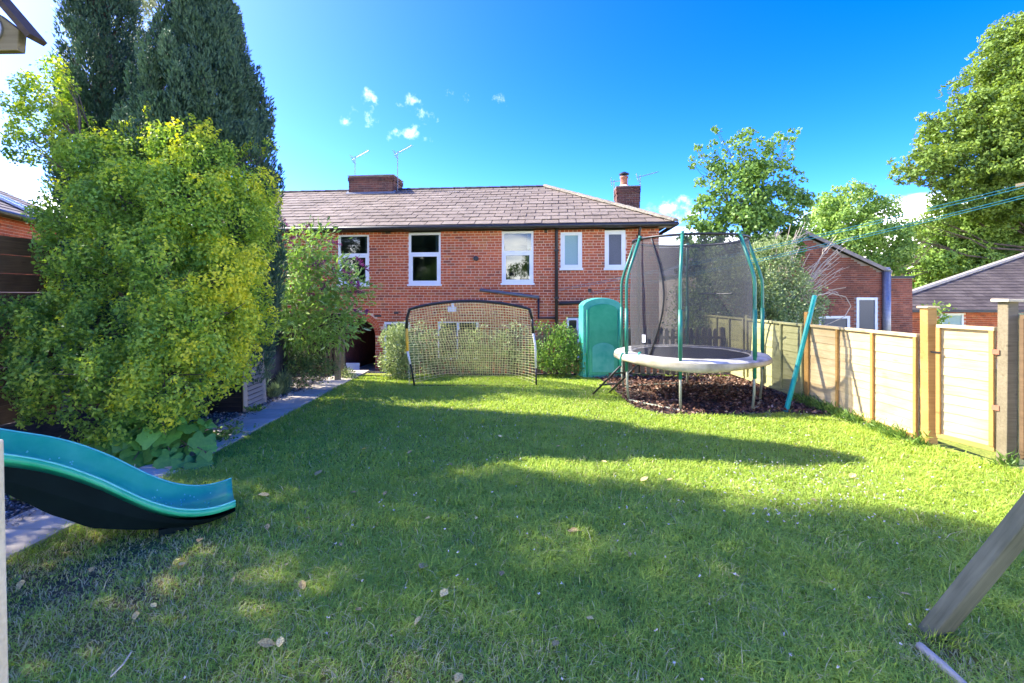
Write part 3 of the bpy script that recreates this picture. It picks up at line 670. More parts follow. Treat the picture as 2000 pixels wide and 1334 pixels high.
# hip end slates (side slope) as one mass
sd2 = Vector((-(OV-UR), 0, ZR-ZEE)).normalized(); SL2 = math.hypot(OV-UR, ZR-ZEE); sn2 = Vector((-sd2.z*-1, 0, sd2.x*-1))
for r_ in range(NR):
    s0 = r_*SL2/NR; s1 = s0+SL2/NR+.02; f0 = s0/SL2; f1 = min(1, s1/SL2); v0a, v0b = -OV+(VR+OV)*f0, 2*VR+OV-(VR+OV)*f0; v1a, v1b = -OV+(VR+OV)*f1, 2*VR+OV-(VR+OV)*f1
    v = v0a
    while v < v0b-.05:
        a, b = v, min(v+WS-.008, v0b); v += WS
        o = Vector((OV,0,ZEE)); q = [o+sd2*s0+sn2*.03+Vector((0,a,0)), o+sd2*s0+sn2*.03+Vector((0,b,0)), o+sd2*s1+sn2*.012+Vector((0,min(max(b,v1a),v1b),0)), o+sd2*s1+sn2*.012+Vector((0,min(max(a,v1a),v1b),0))]
        srest.add(q+[w-sn2*.012 for w in q], BF, random.random())
tag(srest.build('slate_courses', M['slate'], roofo), kind='stuff')
def cap_row(a, b, n, m, nm, rad=.10, ov=.02):
    a, b = Vector(a), Vector(b); d = (b-a); L = d.length; d.normalize(); side = d.cross(Vector((0,0,1))).normalized(); up = side.cross(d)
    for i in range(n):
        p0, p1 = a+d*(L*i/n), a+d*(L*(i+1)/n+ov); vs = []
        for p, hh in ((p0, .0), (p1, .012)):
            for k in range(7):
                t = math.pi*k/6; vs.append(p+side*math.cos(t)*rad*1.15+up*(math.sin(t)*rad*.75-.02+hh))
        fs = [(k, k+1, 8+k, 7+k) for k in range(6)]+[tuple(range(6,-1,-1)), tuple(range(7,14))]
        MB().add(vs, fs).build(nm, m, roofo, smooth=False)
cap_row((OV+.02,-OV-.02,ZEE+.03), (UR,VR,ZR+.03), 13, M['hip_tile'], 'hip_tile', .11)
cap_row((UR+.1,VR,ZR+.02), (-9.8,VR,ZR+.02), 16, M['ridge'], 'ridge_tile', .09)
cap_row((-9.8,VR,ZR+.02), (UL,VR,ZR+.02), 8, M['ridge'], 'ridge_tile', .09)

# chimneys ---------------------------------------------------------------
def chimney(name, u0, u1, v0, v1, z0, z1, label):
    ch = empty('chimney', ((u0+u1)/2, (v0+v1)/2, z0), 0, house); ch['label'] = label
    w, d, h = (u1-u0)/2, (v1-v0)/2, z1-z0
    MB().box(-w+.008, w-.008, -d+.008, d-.008, 0, h-.01).build('stack', M['mortar_dark'], ch)
    bm = MB(); r_ = 0; z = 0
    while z < h-.06:
        e = .025 if z > h-.24 else 0
        for (ax, fx, half, dep) in (('x', -d-e, w+e, 1), ('x', d+e, w+e, -1), ('y', -w-e, d+e, 1), ('y', w+e, d+e, -1)):
            x = -half-(.1125 if r_ % 2 else 0)
            while x < half:
                p0, p1 = max(-half, x+.005), min(half, x+.22); x += .225
                if p1-p0 < .03: continue
                if ax == 'x':
                    y0, y1 = sorted((fx, fx+dep*.04)); bm.box(p0, p1, y0, y1, z, z+.065, random.random())
                else:
                    y0, y1 = sorted((fx, fx+dep*.04)); bm.box(y0, y1, p0, p1, z, z+.065, random.random())
        z += .075; r_ += 1
    tag(bm.build('brick_courses', M['brick_sooty'], ch), kind='stuff')
    MB().box(-w-.03, w+.03, -d-.03, d+.03, h-.012, h+.02).build('capping', M['mortar_dark'], ch)
    return ch
def uv_at(px, y_local):     # facade-parallel plane at local depth y -> u
    k = (px-1000)/F; ox, oy = HO.x+y_local*hsn, HO.y+y_local*hc
    return (k*oy-ox)/(hc+k*hsn)
def z_at(px, py, y_local): u = uv_at(px, y_local); D = HO.y+y_local*hc-u*hsn; return EYE+(HOR-py)/F*D
ca, cb = uv_at(681, 3.15), uv_at(768, 3.15)
c1 = chimney('chimney', ca, cb, 3.15, 4.15, 5.0, z_at(725, 343, 3.15), 'wide low dark brick chimney on the ridge')
MB().add([(-.9,-.56,.30),(.9,-.56,.30),(.9,-.44,.42),(-.9,-.44,.42),(-.9,-.56,.28),(.9,-.56,.28),(.9,-.44,.40),(-.9,-.44,.40)], BF+[(4,7,6,5)]).build('lead_flashing', M['lead'], c1)
v2 = 4.55; cc, cd = uv_at(1205, v2), uv_at(1250, v2)
c2 = chimney('chimney', cc, cd, v2, v2+.85, 3.5, z_at(1225, 364, v2), 'tall brick chimney with a clay pot beside the hip')
ht = z_at(1225, 364, v2)-3.5
MB().lathe((-.10,0,ht+.02), [(.30,0),(.20,.08),(.15,.12)], 14).build('flaunching', M['mortar'], c2)
MB().lathe((-.10,0,ht+.12), [(.15,0),(.135,.06),(.13,.26),(.155,.28),(.155,.34),(.13,.35)], 14).build('chimney_pot', M['terracotta'], c2, smooth=True)
MB().lathe((-.10,0,ht+.47), [(.10,0),(.10,.05),(.19,.06),(.19,.10),(.05,.17)], 14).build('cowl', M['black_metal'], c2)

# television aerials
def aerial(base, h, label, d=(1,-.3,.42), ln=.62, mast=.016):
    t = empty('television_aerial', base); tag(t, label, 'aerial', 'roof aerials')
    MB().tube([(0,0,0),(0,0,h)], mast, 6).build('mast', M['metal_grey'], t)
    d = Vector(d).normalized(); p = Vector((0,0,h-.06)); MB().tube([p-d*.12, p+d*ln], .010, 5).build('boom', M['metal_grey'], t)
    s = d.cross(Vector((0,0,1))).normalized(); up = s.cross(d)
    for i in range(9):
        q = p+d*(.08+.065*i); e = MB().tube([q-s*.11, q+s*.11], .006, 4); e.build('element', M['metal_grey'], t)
    rf = MB()
    for k in (-1,1):
        rf.tube([p-d*.1+up*.13*k-s*.13, p-d*.1+up*.13*k+s*.13], .008, 4); rf.tube([p-d*.1+up*.05*k-s*.13, p-d*.1+up*.05*k+s*.13], .008, 4)
    rf.tube([p-d*.1-up*.15, p-d*.1+up*.15], .01, 4); rf.build('reflector', M['metal_grey'], t)
def hw(u, v, z): return house.matrix_basis @ Vector((u, v, z))
from mathutils import Euler
HM = Matrix.Translation(house.location) @ Euler((0,0,-HA)).to_matrix().to_4x4()
def hw(u, v, z): return HM @ Vector((u, v, z))
zt = z_at(725,343,3.15)
aerial(hw(ca+.08, 3.5, zt), z_at(684,306,3.5)-zt, 'thin metal aerial at the left end of the wide chimney')
aerial(hw(cb+.04, 3.5, zt-.55), z_at(768,296,3.5)-zt+.55, 'thin metal aerial at the right end of the wide chimney')
zt = z_at(1225,364,v2)
aerial(hw(cd+.05, v2+.3, zt-.5), z_at(1253,338,v2)-zt+.5, 'thin aerial on the right side of the chimney with a pot', (1,-.1,.25), .7)
aerial(hw(cc-.04, v2+.6, zt-.4), z_at(1201,344,v2)-zt+.4, 'thin aerial on the left side of the chimney with a pot', (1,-.1,.12), .5)

# objects in the passage mouth
o = MB().box(-.20,.20,-.02,.05,0,.32).build('white_panel', M['white_tag'], None, loc=hw(au-.12,-.22,-.54)); tag(o, 'small white panel propped in the archway', 'panel')
o = MB().add([(-.45,-.3,0),(.15,-.3,0),(.15,.25,0),(-.45,.25,0),(-.45,-.3,.10),(.15,-.3,.16),(.15,.25,.16),(-.45,.25,.10)], [(4,5,6,7),(0,1,5,4),(1,2,6,5),(2,3,7,6),(3,0,4,7)]).build('concrete_step', M['concrete'], None, loc=hw(au-.05,-.75,-.53))
tag(bevel(o, .012), 'low pale concrete step in front of the archway', 'step')

# ================================================================== OTHER BUILDINGS
def brick_face(mbk, x0, x1, zb, topf, openings=(), y=0.0):
    """bricks in local xz on plane y, up to topf(x)"""
    z = zb; r_ = 0
    while True:
        x = x0-(.1125 if r_ % 2 else 0); anyb = False
        while x < x1:
            p0, p1 = max(x0, x+.004), min(x1, x+.221); x += .225
            if p1-p0 < .03: continue
            if z+.065 > min(topf(p0), topf(p1)): continue
            anyb = True
            if any(a-.05 < (p0+p1)/2 < b+.05 and c < z+.03 < d for a, b, c, d in openings): continue
            mbk.add(brick_vs(p0, p1, z, z+.064, y, y+.03), BF, random.random())
        z += .075; r_ += 1
        if not anyb: break
# gabled outbuilding beyond the right fence
DB = 17.0; ob = empty('gabled_outbuilding', (P(1550,577,DB).x, DB, -1.3)); tag(ob, 'dark brick gabled building beyond the right fence', 'building')
xe = (P(1727,577,DB).x-P(1550,577,DB).x); ze = P(0,531,DB).z+1.3; zp = P(0,452,DB).z+1.3; xr = P(1782,577,DB).x-P(1550,577,DB).x; zpar = P(0,543,DB).z+1.3
def gable(x): return zp-(zp-ze)*abs(x)/xe
o1 = (P(1672,0,DB).x-ob.location.x, P(1713,0,DB).x-ob.location.x, P(0,665,DB).z+1.3, P(0,581,DB).z+1.3)
o2 = (P(1598,0,DB).x-ob.location.x, P(1659,0,DB).x-ob.location.x, P(0,690,DB).z+1.3, P(0,617,DB).z+1.3)
w = MB(); vs = [(-xe,.012,0),(xe,.012,0),(xe,.012,ze),(0,.012,zp),(-xe,.012,ze)]; w.add(vs+[(x,6,z) for x,_,z in vs], [(0,1,2,3,4),(9,8,7,6,5),(0,5,6,1),(1,6,7,2),(4,9,5,0)])
w.build('wall', M['mortar_dark'], ob)
bk = MB(); brick_face(bk, -xe, xe, .0, gable, (o1, o2)); tag(bk.build('brick_courses', M['brick_dark'], ob), kind='stuff')
rf = MB()
for s in (-1, 1):
    q = [(s*(xe+.15),-.12,ze-.03),(0,-.12,zp+.09),(0,6.1,zp+.09),(s*(xe+.15),6.1,ze-.03)]; rf.add(q+[(x,y,z+.05) for x,y,z in q], [(0,1,2,3),(4,5,6,7),(0,1,5,4),(1,2,6,5),(2,3,7,6),(3,0,4,7)])
rf.build('roof', M['slate_dark'], ob)
vg = MB()
for s in (-1, 1): vg.bar((s*(xe+.15),-.14,ze-.02), (0,-.14,zp+.12), .05, .12)
vg.build('verge', M['mortar_dark'], ob)
w = MB().box(xe+.002, xr, .012, 4, 0, zpar); w.build('side_block', M['mortar_dark'], ob)
bk = MB(); brick_face(bk, xe+.002, xr, 0, lambda x: zpar); tag(bk.build('side_brick_courses', M['brick_dark'], ob), kind='stuff')
MB().box(xe, xr+.05, -.04, 4.04, zpar+.001, zpar+.07).build('parapet', M['slate_dark'], ob)
MB().tube([(xe+.02,-.08,.0),(xe+.02,-.08,ze+.02)], .13, 10).tube([(xe+.02,-.08,ze+.02),(xe+.02,-.08,ze+.16)], [.15,.09], 10).build('downpipe', M['metal_grey'], ob, smooth=True)
for (a,b,c,d) in (o1, o2):
    w_ = empty('window', ((a+b)/2, 0, c), 0, ob); hh = d-c; ww = (b-a)/2
    f = MB(); fr(f, -ww, ww, 0, hh, .09, -.03, .05); f.build('frame', M['upvc'], w_)
    MB().box(-ww+.09, ww-.09, .0, .011, .09, hh-.09).build('pane', M['frost_dark'], w_)

# bungalow with a dark hipped roof
BX, BY = P(1680,0,19.0).x, 19.0
bg_ = empty('bungalow', (BX, BY, -1.3)); tag(bg_, 'low brick bungalow with dark grey hipped roof beyond the gate', 'bungalow')
zev = P(0,606,19.0).z+1.3; LB = 22.0
SK = .9                                    # the left end runs back at a slant
w = MB(); fp = [(.6,.45),(LB,.45),(LB,9),(.6+SK*8.5,9)]
w.add([(x,y,0) for x,y in fp]+[(x,y,zev) for x,y in fp], [(0,1,5,4),(1,2,6,5),(2,3,7,6),(3,0,4,7)]); w.build('wall', M['mortar'], bg_)
bo = (P(1836,0,19.4).x-BX, P(1882,0,19.4).x-BX, zev-1.3, zev-.14)
bk = MB(); brick_face(bk, .6, 12.0, .4, lambda x: zev-.02, (bo,), .42); tag(bk.build('brick_courses', M['brick'], bg_), kind='stuff')
T = P(2000,498,23.4)-Vector((BX,BY,-1.3)); T = Vector((0,0,zev)).lerp(T, 1.12)
E = [Vector((0,0,zev)), Vector((LB+.5,0,zev)), Vector((LB+.5,2*T.y,zev)), Vector((SK*2*T.y,2*T.y,zev)), T, Vector((LB,T.y,T.z))]
ro = MB().add(E, [(0,1,5,4),(1,2,5),(2,3,4,5),(3,0,4),(0,3,2,1)]).build('roof', M['slate_dark'], bg_)
e1 = Vector((0,T.y,T.z-zev)); SLb = e1.length; e1.normalize(); n1 = Vector((0,-e1.z,e1.y)); sr = MB(); NRb = 22
for r_ in range(NRb):
    s0, s1 = r_*SLb/NRb, (r_+1)*SLb/NRb+.02; l0, l1 = T.x*s0/SLb, T.x*min(1,s1/SLb)
    x = -.3 if r_ % 2 else -.1
    while x < 16:
        a, b = max(x,l0), x+.395; x += .4
        if b-.02 < l0: continue
        q = [E[0]+Vector((a,0,0))+e1*s0+n1*.03, E[0]+Vector((b,0,0))+e1*s0+n1*.03, E[0]+Vector((max(b,l1),0,0))+e1*s1+n1*.012, E[0]+Vector((max(a,l1),0,0))+e1*s1+n1*.012]
        sr.add(q+[v-n1*.012 for v in q], BF, random.random())
tag(sr.build('slate_courses', M['slate_grey'], ro), kind='stuff')
hp = MB(); hp.tube([E[0].lerp(E[4], i/16)+Vector((0,0,.03)) for i in range(17)], .11, 7); hp.build('hip_tiles', M['hip_light'], ro)
MB().box(-.05, LB+.5, -.12, -.012, zev-.08, zev+.03).build('gutter', M['blackpvc'], bg_)
MB().box(.2, LB+.4, .0, .41, zev-.05, zev-.005).build('soffit', M['upvc'], bg_)
w_ = empty('window', (bo[0], .42, bo[2]), 0, bg_); f = MB(); fr(f, 0, bo[1]-bo[0], 0, bo[3]-bo[2], .08, -.03, .03); f.build('frame', M['upvc'], w_)
MB().box(.08, bo[1]-bo[0]-.08, -.005, .011, .08, bo[3]-bo[2]-.08).build('pane', M['frost_light'], w_)
# neighbouring house at far left
nh = empty('neighbouring_house', (-12.1, 11.2, -1.3), math.atan2(1.65,-.6)); tag(nh, 'slate roofed brick house behind the left fence', 'house')
zn = 1.69+1.9+1.3
w = MB().box(-3.5, 5.0, .012, 6, 0, zn); w.build('wall', M['mortar'], nh)
bk = MB(); brick_face(bk, -3.5, 5.0, zn-1.6, lambda x: zn); tag(bk.build('brick_courses', M['brick'], nh), kind='stuff')
q = [(-3.9,-.3,zn-.02),(5.4,-.3,zn-.02),(4.0,3.2,zn+1.85),(-3.9,3.2,zn+1.85),(5.4,6.5,zn-.02),(-3.9,6.5,zn-.02)]
ro = MB().add(q, [(0,1,2,3),(3,2,4,5),(1,4,2),(0,3,5),(0,5,4,1)]).build('roof', M['slate_dark'], nh)
e1 = (Vector(q[3])-Vector(q[0])); SLn = e1.length; e1.normalize(); n1 = Vector((0,-e1.z,e1.y)); sr = MB()
for r_ in range(14):
    s0, s1 = r_*SLn/14, (r_+1)*SLn/14+.02; x = -3.9+(.2 if r_ % 2 else 0); R0 = 5.4-1.4*s0/SLn; R1 = 5.4-1.4*min(1,s1/SLn)
    while x < R0:
        a, b = x, min(x+.395, R0); x += .4; o = Vector((0,-.3,zn-.02))
        qq = [o+Vector((a,0,0))+e1*s0+n1*.03, o+Vector((b,0,0))+e1*s0+n1*.03, o+Vector((min(b,R1),0,0))+e1*s1+n1*.012, o+Vector((min(a,R1),0,0))+e1*s1+n1*.012]
        sr.add(qq+[v-n1*.012 for v in qq], BF, random.random())
tag(sr.build('slate_courses', M['slate'], ro), kind='stuff')
sk = MB(); o = Vector((1.6,-.3,zn-.02))+e1*.6+n1*.05; ax = Vector((1,0,0))
for a0, a1, b0, b1 in ((0,.08,0,1.2),(.62,.7,0,1.2),(.08,.62,0,.08),(.08,.62,1.12,1.2)):
    q = [o+ax*a0+e1*b0, o+ax*a1+e1*b0, o+ax*a1+e1*b1, o+ax*a0+e1*b1]; sk.add([v+n1*.06 for v in q]+q, BF)
sk.build('skylight', M['upvc'], nh)
q = [o+ax*.08+e1*.08+n1*.03, o+ax*.62+e1*.08+n1*.03, o+ax*.62+e1*1.12+n1*.03, o+ax*.08+e1*1.12+n1*.03]
MB().add(q+[v-n1*.02 for v in q], BF).build('skylight_pane', M['frost_light'], nh)
MB().tube([(-3.9,-.36,zn+.0),(5.4,-.36,zn+.0)], .06, 8).build('gutter', M['blackpvc'], nh)
# distant dark roofed house behind the trampoline
fh = empty('distant_house', (P(1370,0,27).x, 27, -1.3)); tag(fh, 'distant dark roofed house seen through the trampoline net', 'house')
zf = P(0,540,27).z+1.3; zg = P(0,474,27).z+1.3
MB().box(-3.2,3.2,.3,5,0,zf).build('wall', M['brick_dark'], fh)
MB().add([(-3.5,0,zf),(3.5,0,zf),(3.5,5.4,zf),(-3.5,5.4,zf),(-3.0,2.7,zg),(3.0,2.7,zg)], [(0,1,5,4),(1,2,5),(2,3,4,5),(3,0,4),(0,3,2,1)]).build('roof', M['slate_grey'], fh)
for x in (-1.8, .2, 1.9): 
    w_ = MB().box(x-.5, x+.5, .24, .299, zf-1.5, zf-.4).build('window', M['upvc'], fh); MB().box(x-.42, x+.42, .22, .239, zf-1.42, zf-.48).build('pane', M['frost_dark'], w_)
fh2 = empty('distant_house', (P(1748,0,40).x, 40, -1.3)); tag(fh2, 'far red tiled roof between the outbuilding and the trees', 'house')
zf = P(0,548,40).z+1.3; zg = P(0,514,40).z+1.3
MB().box(-3,3,.3,5,0,zf).build('wall', M['brick'], fh2)
MB().add([(-3.3,0,zf),(3.3,0,zf),(3.3,5.4,zf),(-3.3,5.4,zf),(-1.2,2.7,zg),(1.2,2.7,zg)], [(0,1,5,4),(1,2,5),(2,3,4,5),(3,0,4),(0,3,2,1)]).build('roof', M['terracotta'], fh2)

# ================================================================== FENCES
def board_mesh(L, H, seed, m, name='board', wav=.006):
    rr = random.Random(seed); n = 14; vs = []; fs = []
    off = [rr.uniform(-wav, wav) for _ in range(n+1)]
    off = [(off[max(i-1,0)]+2*off[i]+off[min(i+1,n)])/4 for i in range(n+1)]
    for i in range(n+1):
        x = L*i/n; zb = off[i]
        vs += [(x, -.017, zb), (x, -.007, zb), (x, .002, H), (x, -.008, H)]
    for i in range(n):
        a, b = i*4, (i+1)*4
        fs += [(a,b,b+3,a+3),(a+1,a+2,b+2,b+1),(a,a+1,b+1,b),(a+3,b+3,b+2,a+2)]
    return MB().add(vs, fs).mesh(name, m)
def lap_panel(name, label, A, B, z0, z1, m, battens=3, cat=None, parent=None):
    A, B = Vector((*A, 0)), Vector((*B, 0)); d = B-A; L = d.length; rail = True
    t = empty(name, (A.x, A.y, z0), math.atan2(d.y, d.x), parent); tag(t, label, cat)
    h = z1-z0; pitch = .098; n = int((h-.05)/pitch); pitch = (h-.05)/n
    ms = [board_mesh(L, pitch+.028, 31*k+int(A.y*10), m) for k in range(4)]
    for i in range(n):
        o = link('board', ms[random.randrange(4)], t, (0, random.uniform(-.002,.002), i*pitch-.005), (random.uniform(-.006,.006), random.uniform(-.003,.003), 0))
    mb_ = M['wood_batten'] if m == M['wood_new'] else m
    if rail: MB().box(-.0, L, -.042, .03, h-.035, h+.0).build('top_rail', m, t)
    MB().box(0, L, -.040, -.023, .0, .045).build('bottom_rail', mb_, t)
    for k in range(battens+1):
        x = (L-.04)*k/battens
        MB().box(x, x+.038, -.048, -.0235, .046, h-.036).build('batten', mb_, t)
    return t
def post(name, label, x, y, z1, w, m, cap=.03, group=None, lean=(0,0), rz=0.0, capm=None, capw=.02, parent=None):
    t = empty(name, (x, y, 0), 0, parent); tag(t, label, None if parent else 'post', group); t.rotation_euler = (lean[0], lean[1], rz)
    bevel(MB().box(-w/2, w/2, -w/2, w/2, -.3, z1).build('shaft', m, t), .006)
    if cap: bevel(MB().box(-w/2-capw, w/2+capw, -w/2-capw, w/2+capw, z1+.001, z1+cap).build('cap', capm or m, t), .005)
    return t
rf_ = empty('lap_board_fence'); tag(rf_, 'lap board fence with bright new and greenish panels along the right side', 'fence')
lap_panel('panel', 'greenish lap fence panel at the far end behind the trampoline', (4.62,11.3), (4.62,9.42), .05, 1.24, M['wood_green'], 3, parent=rf_)
lap_panel('panel', 'greenish lap fence panel just behind the teal pole', (4.62,9.32), (4.62,7.52), .05, 1.24, M['wood_green'], 3, parent=rf_)
lap_panel('panel', 'bright new lap fence panel carrying the net shadow', (4.62,7.40), (4.685,5.47), .04, 1.245, M['wood_new'], 3, parent=rf_)
post('post', 'slim brown post behind the teal leaning pole', 4.64, 7.46, 1.43, .085, M['wood_post'], 0, None, parent=rf_)
post('post', 'fence post between the two greenish panels', 4.64, 9.37, 1.30, .08, M['wood_green'], 0, None, parent=rf_)
post('post', 'tall orange brown square post left of the garden gate', 4.705, 5.37, 1.545, .105, M['wood_post'], .025, None, lean=(0,R(-.4)), capm=M['wood_new'], parent=rf_)
post('post', 'thick grey green gate post with a flat pale cap', 4.90, 4.72, 1.625, .105, M['wood_weathered'], .03, None, lean=(0,R(.6)), capm=M['wood_pale'], capw=.035, parent=rf_)
gt = lap_panel('garden_gate', 'pale lap board garden gate between the orange and grey posts', (4.74,5.29), (4.885,4.80), .12, 1.37, M['wood_new'], 1, cat='gate')
for zz in (.42, .98): MB().box(.50, .56, -.055, -.049, zz, zz+.05).build('hinge', M['terracotta'], gt)
MB().box(-.05, .05, -.056, -.049, .93, .95).build('latch', M['black_metal'], gt)
lap_panel('panel', 'shaded brown lap panel at the right edge beyond the gate post', (4.985,4.64), (5.12,3.2), .10, 1.5, M['wood_brown'], 3, parent=rf_)
post('post', 'greenish post beside the thick capped gate post', 5.0, 4.70, 1.52, .06, M['wood_green'], 0, None, parent=rf_)

# teal pole leaning on the fence
b0, b1 = Vector((3.97,6.9,.0)), Vector((4.78,7.52,1.68))
o = MB().tube([b0, b0.lerp(b1,.5)+Vector((0,0,-.01)), b1], .036, 8).build('leaning_pole', M['teal_paint']); tag(o, 'teal painted pole leaning on the right fence', 'pole')

# left boundary of wide dark boards
lf = empty('board_fence', (-6.6, 1.0, 0), R(90)); tag(lf, 'tall brown fence of wide horizontal boards behind the golden bush', 'fence')
HB = .245
for sec in range(4):
    bm_ = MB().box(.03, 1.97, -.02, .02, 0, HB-.008).mesh('board', M['wood_brown'])
    for i in range(10): link('board', bm_, lf, (sec*2.0, random.uniform(-.004,.004), i*HB+.02))
pmesh = MB().box(-.05,.05,-.05,.05,-.3,2.52).mesh('post', M['greypvc'])
for k in range(5): link('post', pmesh, lf, (k*2.0+.003, -.0, 0))

# picket fence at the end of the lawn
pf = empty('picket_fence', (-2.3, 10.28, 0)); tag(pf, 'weathered wooden picket fence at the end of the lawn', 'fence')
pk = MB(); w = .085; pk.add([(-w/2,-.011,0),(w/2,-.011,0),(w/2,-.011,.94),(0,-.011,1.0),(-w/2,-.011,.94),(-w/2,.011,0),(w/2,.011,0),(w/2,.011,.94),(0,.011,1.0),(-w/2,.011,.94)],
    [(0,1,2,3,4),(9,8,7,6,5),(0,5,6,1),(1,6,7,2),(2,7,8,3),(3,8,9,4),(4,9,5,0)])
pkm = pk.mesh('picket', M['wood_weathered'])
for i in range(52): link('picket', pkm, pf, (i*.131, -.03, random.uniform(-.02,.02)), (0, random.uniform(-.015,.015), 0))
for zz in (.25, .75): MB().box(-.05, 6.9, -.018, .02, zz, zz+.06).build('rail', M['wood_weathered'], pf)
for x in (.0, 2.3, 4.6, 6.85): MB().box(x-.04, x+.04, .021, .10, -.3, 1.0).build('post', M['wood_weathered'], pf)
lap_panel('shade_fence', 'low lap fence coloured dark for the shade behind the buddleia and compost bins', (-3.58,10.22), (-6.5,10.22), .0, 1.3, M['wood_dark'], 4, cat='fence')  # panel added, its dark colour standing in for shade among the shrubs
# posts and stakes left of the path end
post('timber_post', 'pale grey timber post at the left of the path end', -3.44, 9.4, .92, .10, M['wood_weathered'], 0, 'path end posts')
post('timber_post', 'second timber post just behind the path end post', -3.47, 9.72, .98, .09, M['wood_weathered'], 0, 'path end posts')
for i, (px, py, D) in enumerate(((637,690,9.9),(645,668,10.0),(625,715,9.8),(613,700,10.2))):
    p = P(px, py, D); o = MB().box(-.022,.022,-.012,.012,0,p.z).build('garden_stake', M['wood_weathered'], None, loc=(p.x, D, 0))
    tag(o, ('third from the left of','rightmost of','second from the left of','leftmost of')[i]+' four thin stakes under the buddleia', 'stake', 'stakes under the buddleia')

# ================================================================== TRAMPOLINE
TC = Vector((2.934, 7.903, 0)); tr = empty('trampoline', TC); tag(tr, 'round trampoline with green poles, black safety net and grey pad', 'trampoline')
ZM = .735; RP = 1.13
ANG = [146, 197, 244, 300, 354, 71]
def pol(a, r, z): return Vector((r*math.cos(R(a)), r*math.sin(R(a)), z))
def ring(r, z, n=64): return [pol(360*i/n, r, z) for i in range(n)]
MB().tube(ring(1.14, ZM-.04), .022, 8, closed=True).build('frame_ring', M['galv'], tr, smooth=True)
jm = MB(); n = 48
rs = [(0,-.02),(.4,-.018),(.8,-.008),(.93,0)]
vs = [(0,0,ZM-.02)]+[tuple(pol(360*i/n, r, ZM+z)) for r, z in rs[1:] for i in range(n)]
fs = [(0, 1+i, 1+(i+1)%n) for i in range(n)]
for j in range(len(rs)-2):
    for i in range(n): fs.append((1+j*n+i, 1+(j+1)*n+i, 1+(j+1)*n+(i+1)%n, 1+j*n+(i+1)%n))
jm.add(vs, fs).build('jumping_mat', M['jump_mat'], tr)
# padded rim with sag and a hanging skirt
rim = MB(); n = 72; prof = [(.90,.005),(.95,.028),(1.03,.034),(1.11,.030),(1.185,.016),(1.207,-.01)]
vs = []
rp = random.Random(4); lump = [rp.uniform(-.008,.008) for _ in range(n)]; lump = [(lump[i-1]+lump[i]+lump[(i+1)%n])/3 for i in range(n)]
for i in range(n):
    for r, z in prof: vs.append(tuple(pol(360*i/n, r+lump[i]*.4, ZM+z+lump[i])))
k = len(prof); fs = [(i*k+j, ((i+1)%n)*k+j, ((i+1)%n)*k+j+1, i*k+j+1) for i in range(n) for j in range(k-1)]
rim.add(vs, fs).build('safety_pad', M['pad'], tr, smooth=True)
sk = MB(); vs = []
for i in range(n):
    a = 360*i/n; dr = .105+.03*math.sin(R(a)*3+1.0)+lump[i]*1.5
    for f, o_ in ((0,.0),(.4,.012),(.8,.006),(1,-.02)): vs.append(tuple(pol(a, 1.209+o_, ZM-.012-dr*f)))
fs = [(i*4+j, ((i+1)%n)*4+j, ((i+1)%n)*4+j+1, i*4+j+1) for i in range(n) for j in range(3)]
sk.add(vs, fs).build('pad_skirt', M['pad_skirt'], tr, smooth=True)
ZT = 2.60; ZK = 1.95; RT = .90
for a in ANG:
    t = empty('net_pole', (0,0,0), 0, tr)
    MB().tube([pol(a,1.165,ZM-.25), pol(a,1.165,ZM+.5), pol(a,1.165,ZK-.10), pol(a,1.155,ZK), pol(a,1.11,ZK+.16), pol(a,RT+.03,ZT)], .024, 10).build('upright', M['pole_green'], t, smooth=True)
    MB().tube([pol(a,1.165,ZM+.06), pol(a,1.165,ZM+.75)], .030, 10).build('foam_sleeve', M['pole_green'], t, smooth=True)
    MB().tube([pol(a,RT+.03,ZT-.01), pol(a,RT+.015,ZT+.04)], .028, 8).build('pole_cap', M['pole_green'], t, smooth=True)
    l = MB().tube([pol(a,1.15,ZM-.06), pol(a,1.155,.30), pol(a,1.13,.03)], .021, 8); l.build('leg', M['galv'], tr, smooth=True)
for a, b in ((197,244),(300,354),(71,146)):
    am = (a+b)/2
    MB().tube([pol(a,1.13,.03), pol(a+(b-a)*.3,1.06,.022), pol(a+(b-a)*.7,1.06,.022), pol(b,1.13,.03)], .021, 8).build('foot_bar', M['galv'], tr, smooth=True)
MB().tube(ring(RT, ZT), .022, 6, closed=True).build('top_ring', M['black_metal'], tr, smooth=True)
# net: from the top ring, pulled in, down to the mat edge; scalloped between poles
nv, nn_ = 14, 96; vs = []
def netr(a, f):      # f 0 top -> 1 bottom
    dmin = min(abs((a-p+180) % 360-180) for p in ANG); tgt = math.cos(R(min(dmin, 40)*1.6))
    return RT-.01+.05*math.sin(math.pi*f)*tgt-.045*math.sin(math.pi*f)*(1-tgt)+.03*f
for j in range(nv+1):
    f = j/nv
    for i in range(nn_): a = 360*i/nn_; vs.append(tuple(pol(a, netr(a, f)+.006*math.sin(a*.9+j), ZT+(ZM+.02-ZT)*f)))
fs = [(j*nn_+i, j*nn_+(i+1)%nn_, (j+1)*nn_+(i+1)%nn_, (j+1)*nn_+i) for j in range(nv) for i in range(nn_)]
MB().add(vs, fs).build('safety_net', M['net'], tr, smooth=True)
ed = [pol(212+ (16*math.sin(math.pi*f)), netr(212,f)+.012, ZT+(ZM+.02-ZT)*f) for f in [i/16 for i in range(17)]]
MB().tube(ed, .014, 6).build('net_door_seam', M['black_metal'], tr, smooth=True)
MB().tube([pol(20+40*i/10, netr(30,.5)+.004, 1.72) for i in range(11)], .012, 5).build('net_strap', M['black_metal'], tr)
MB().box(-.03,.03,-.004,.004,0,.12).build('care_label', M['white_tag'], tr, loc=pol(208, .99, ZM+.22), rot=(0,0,R(-50)))
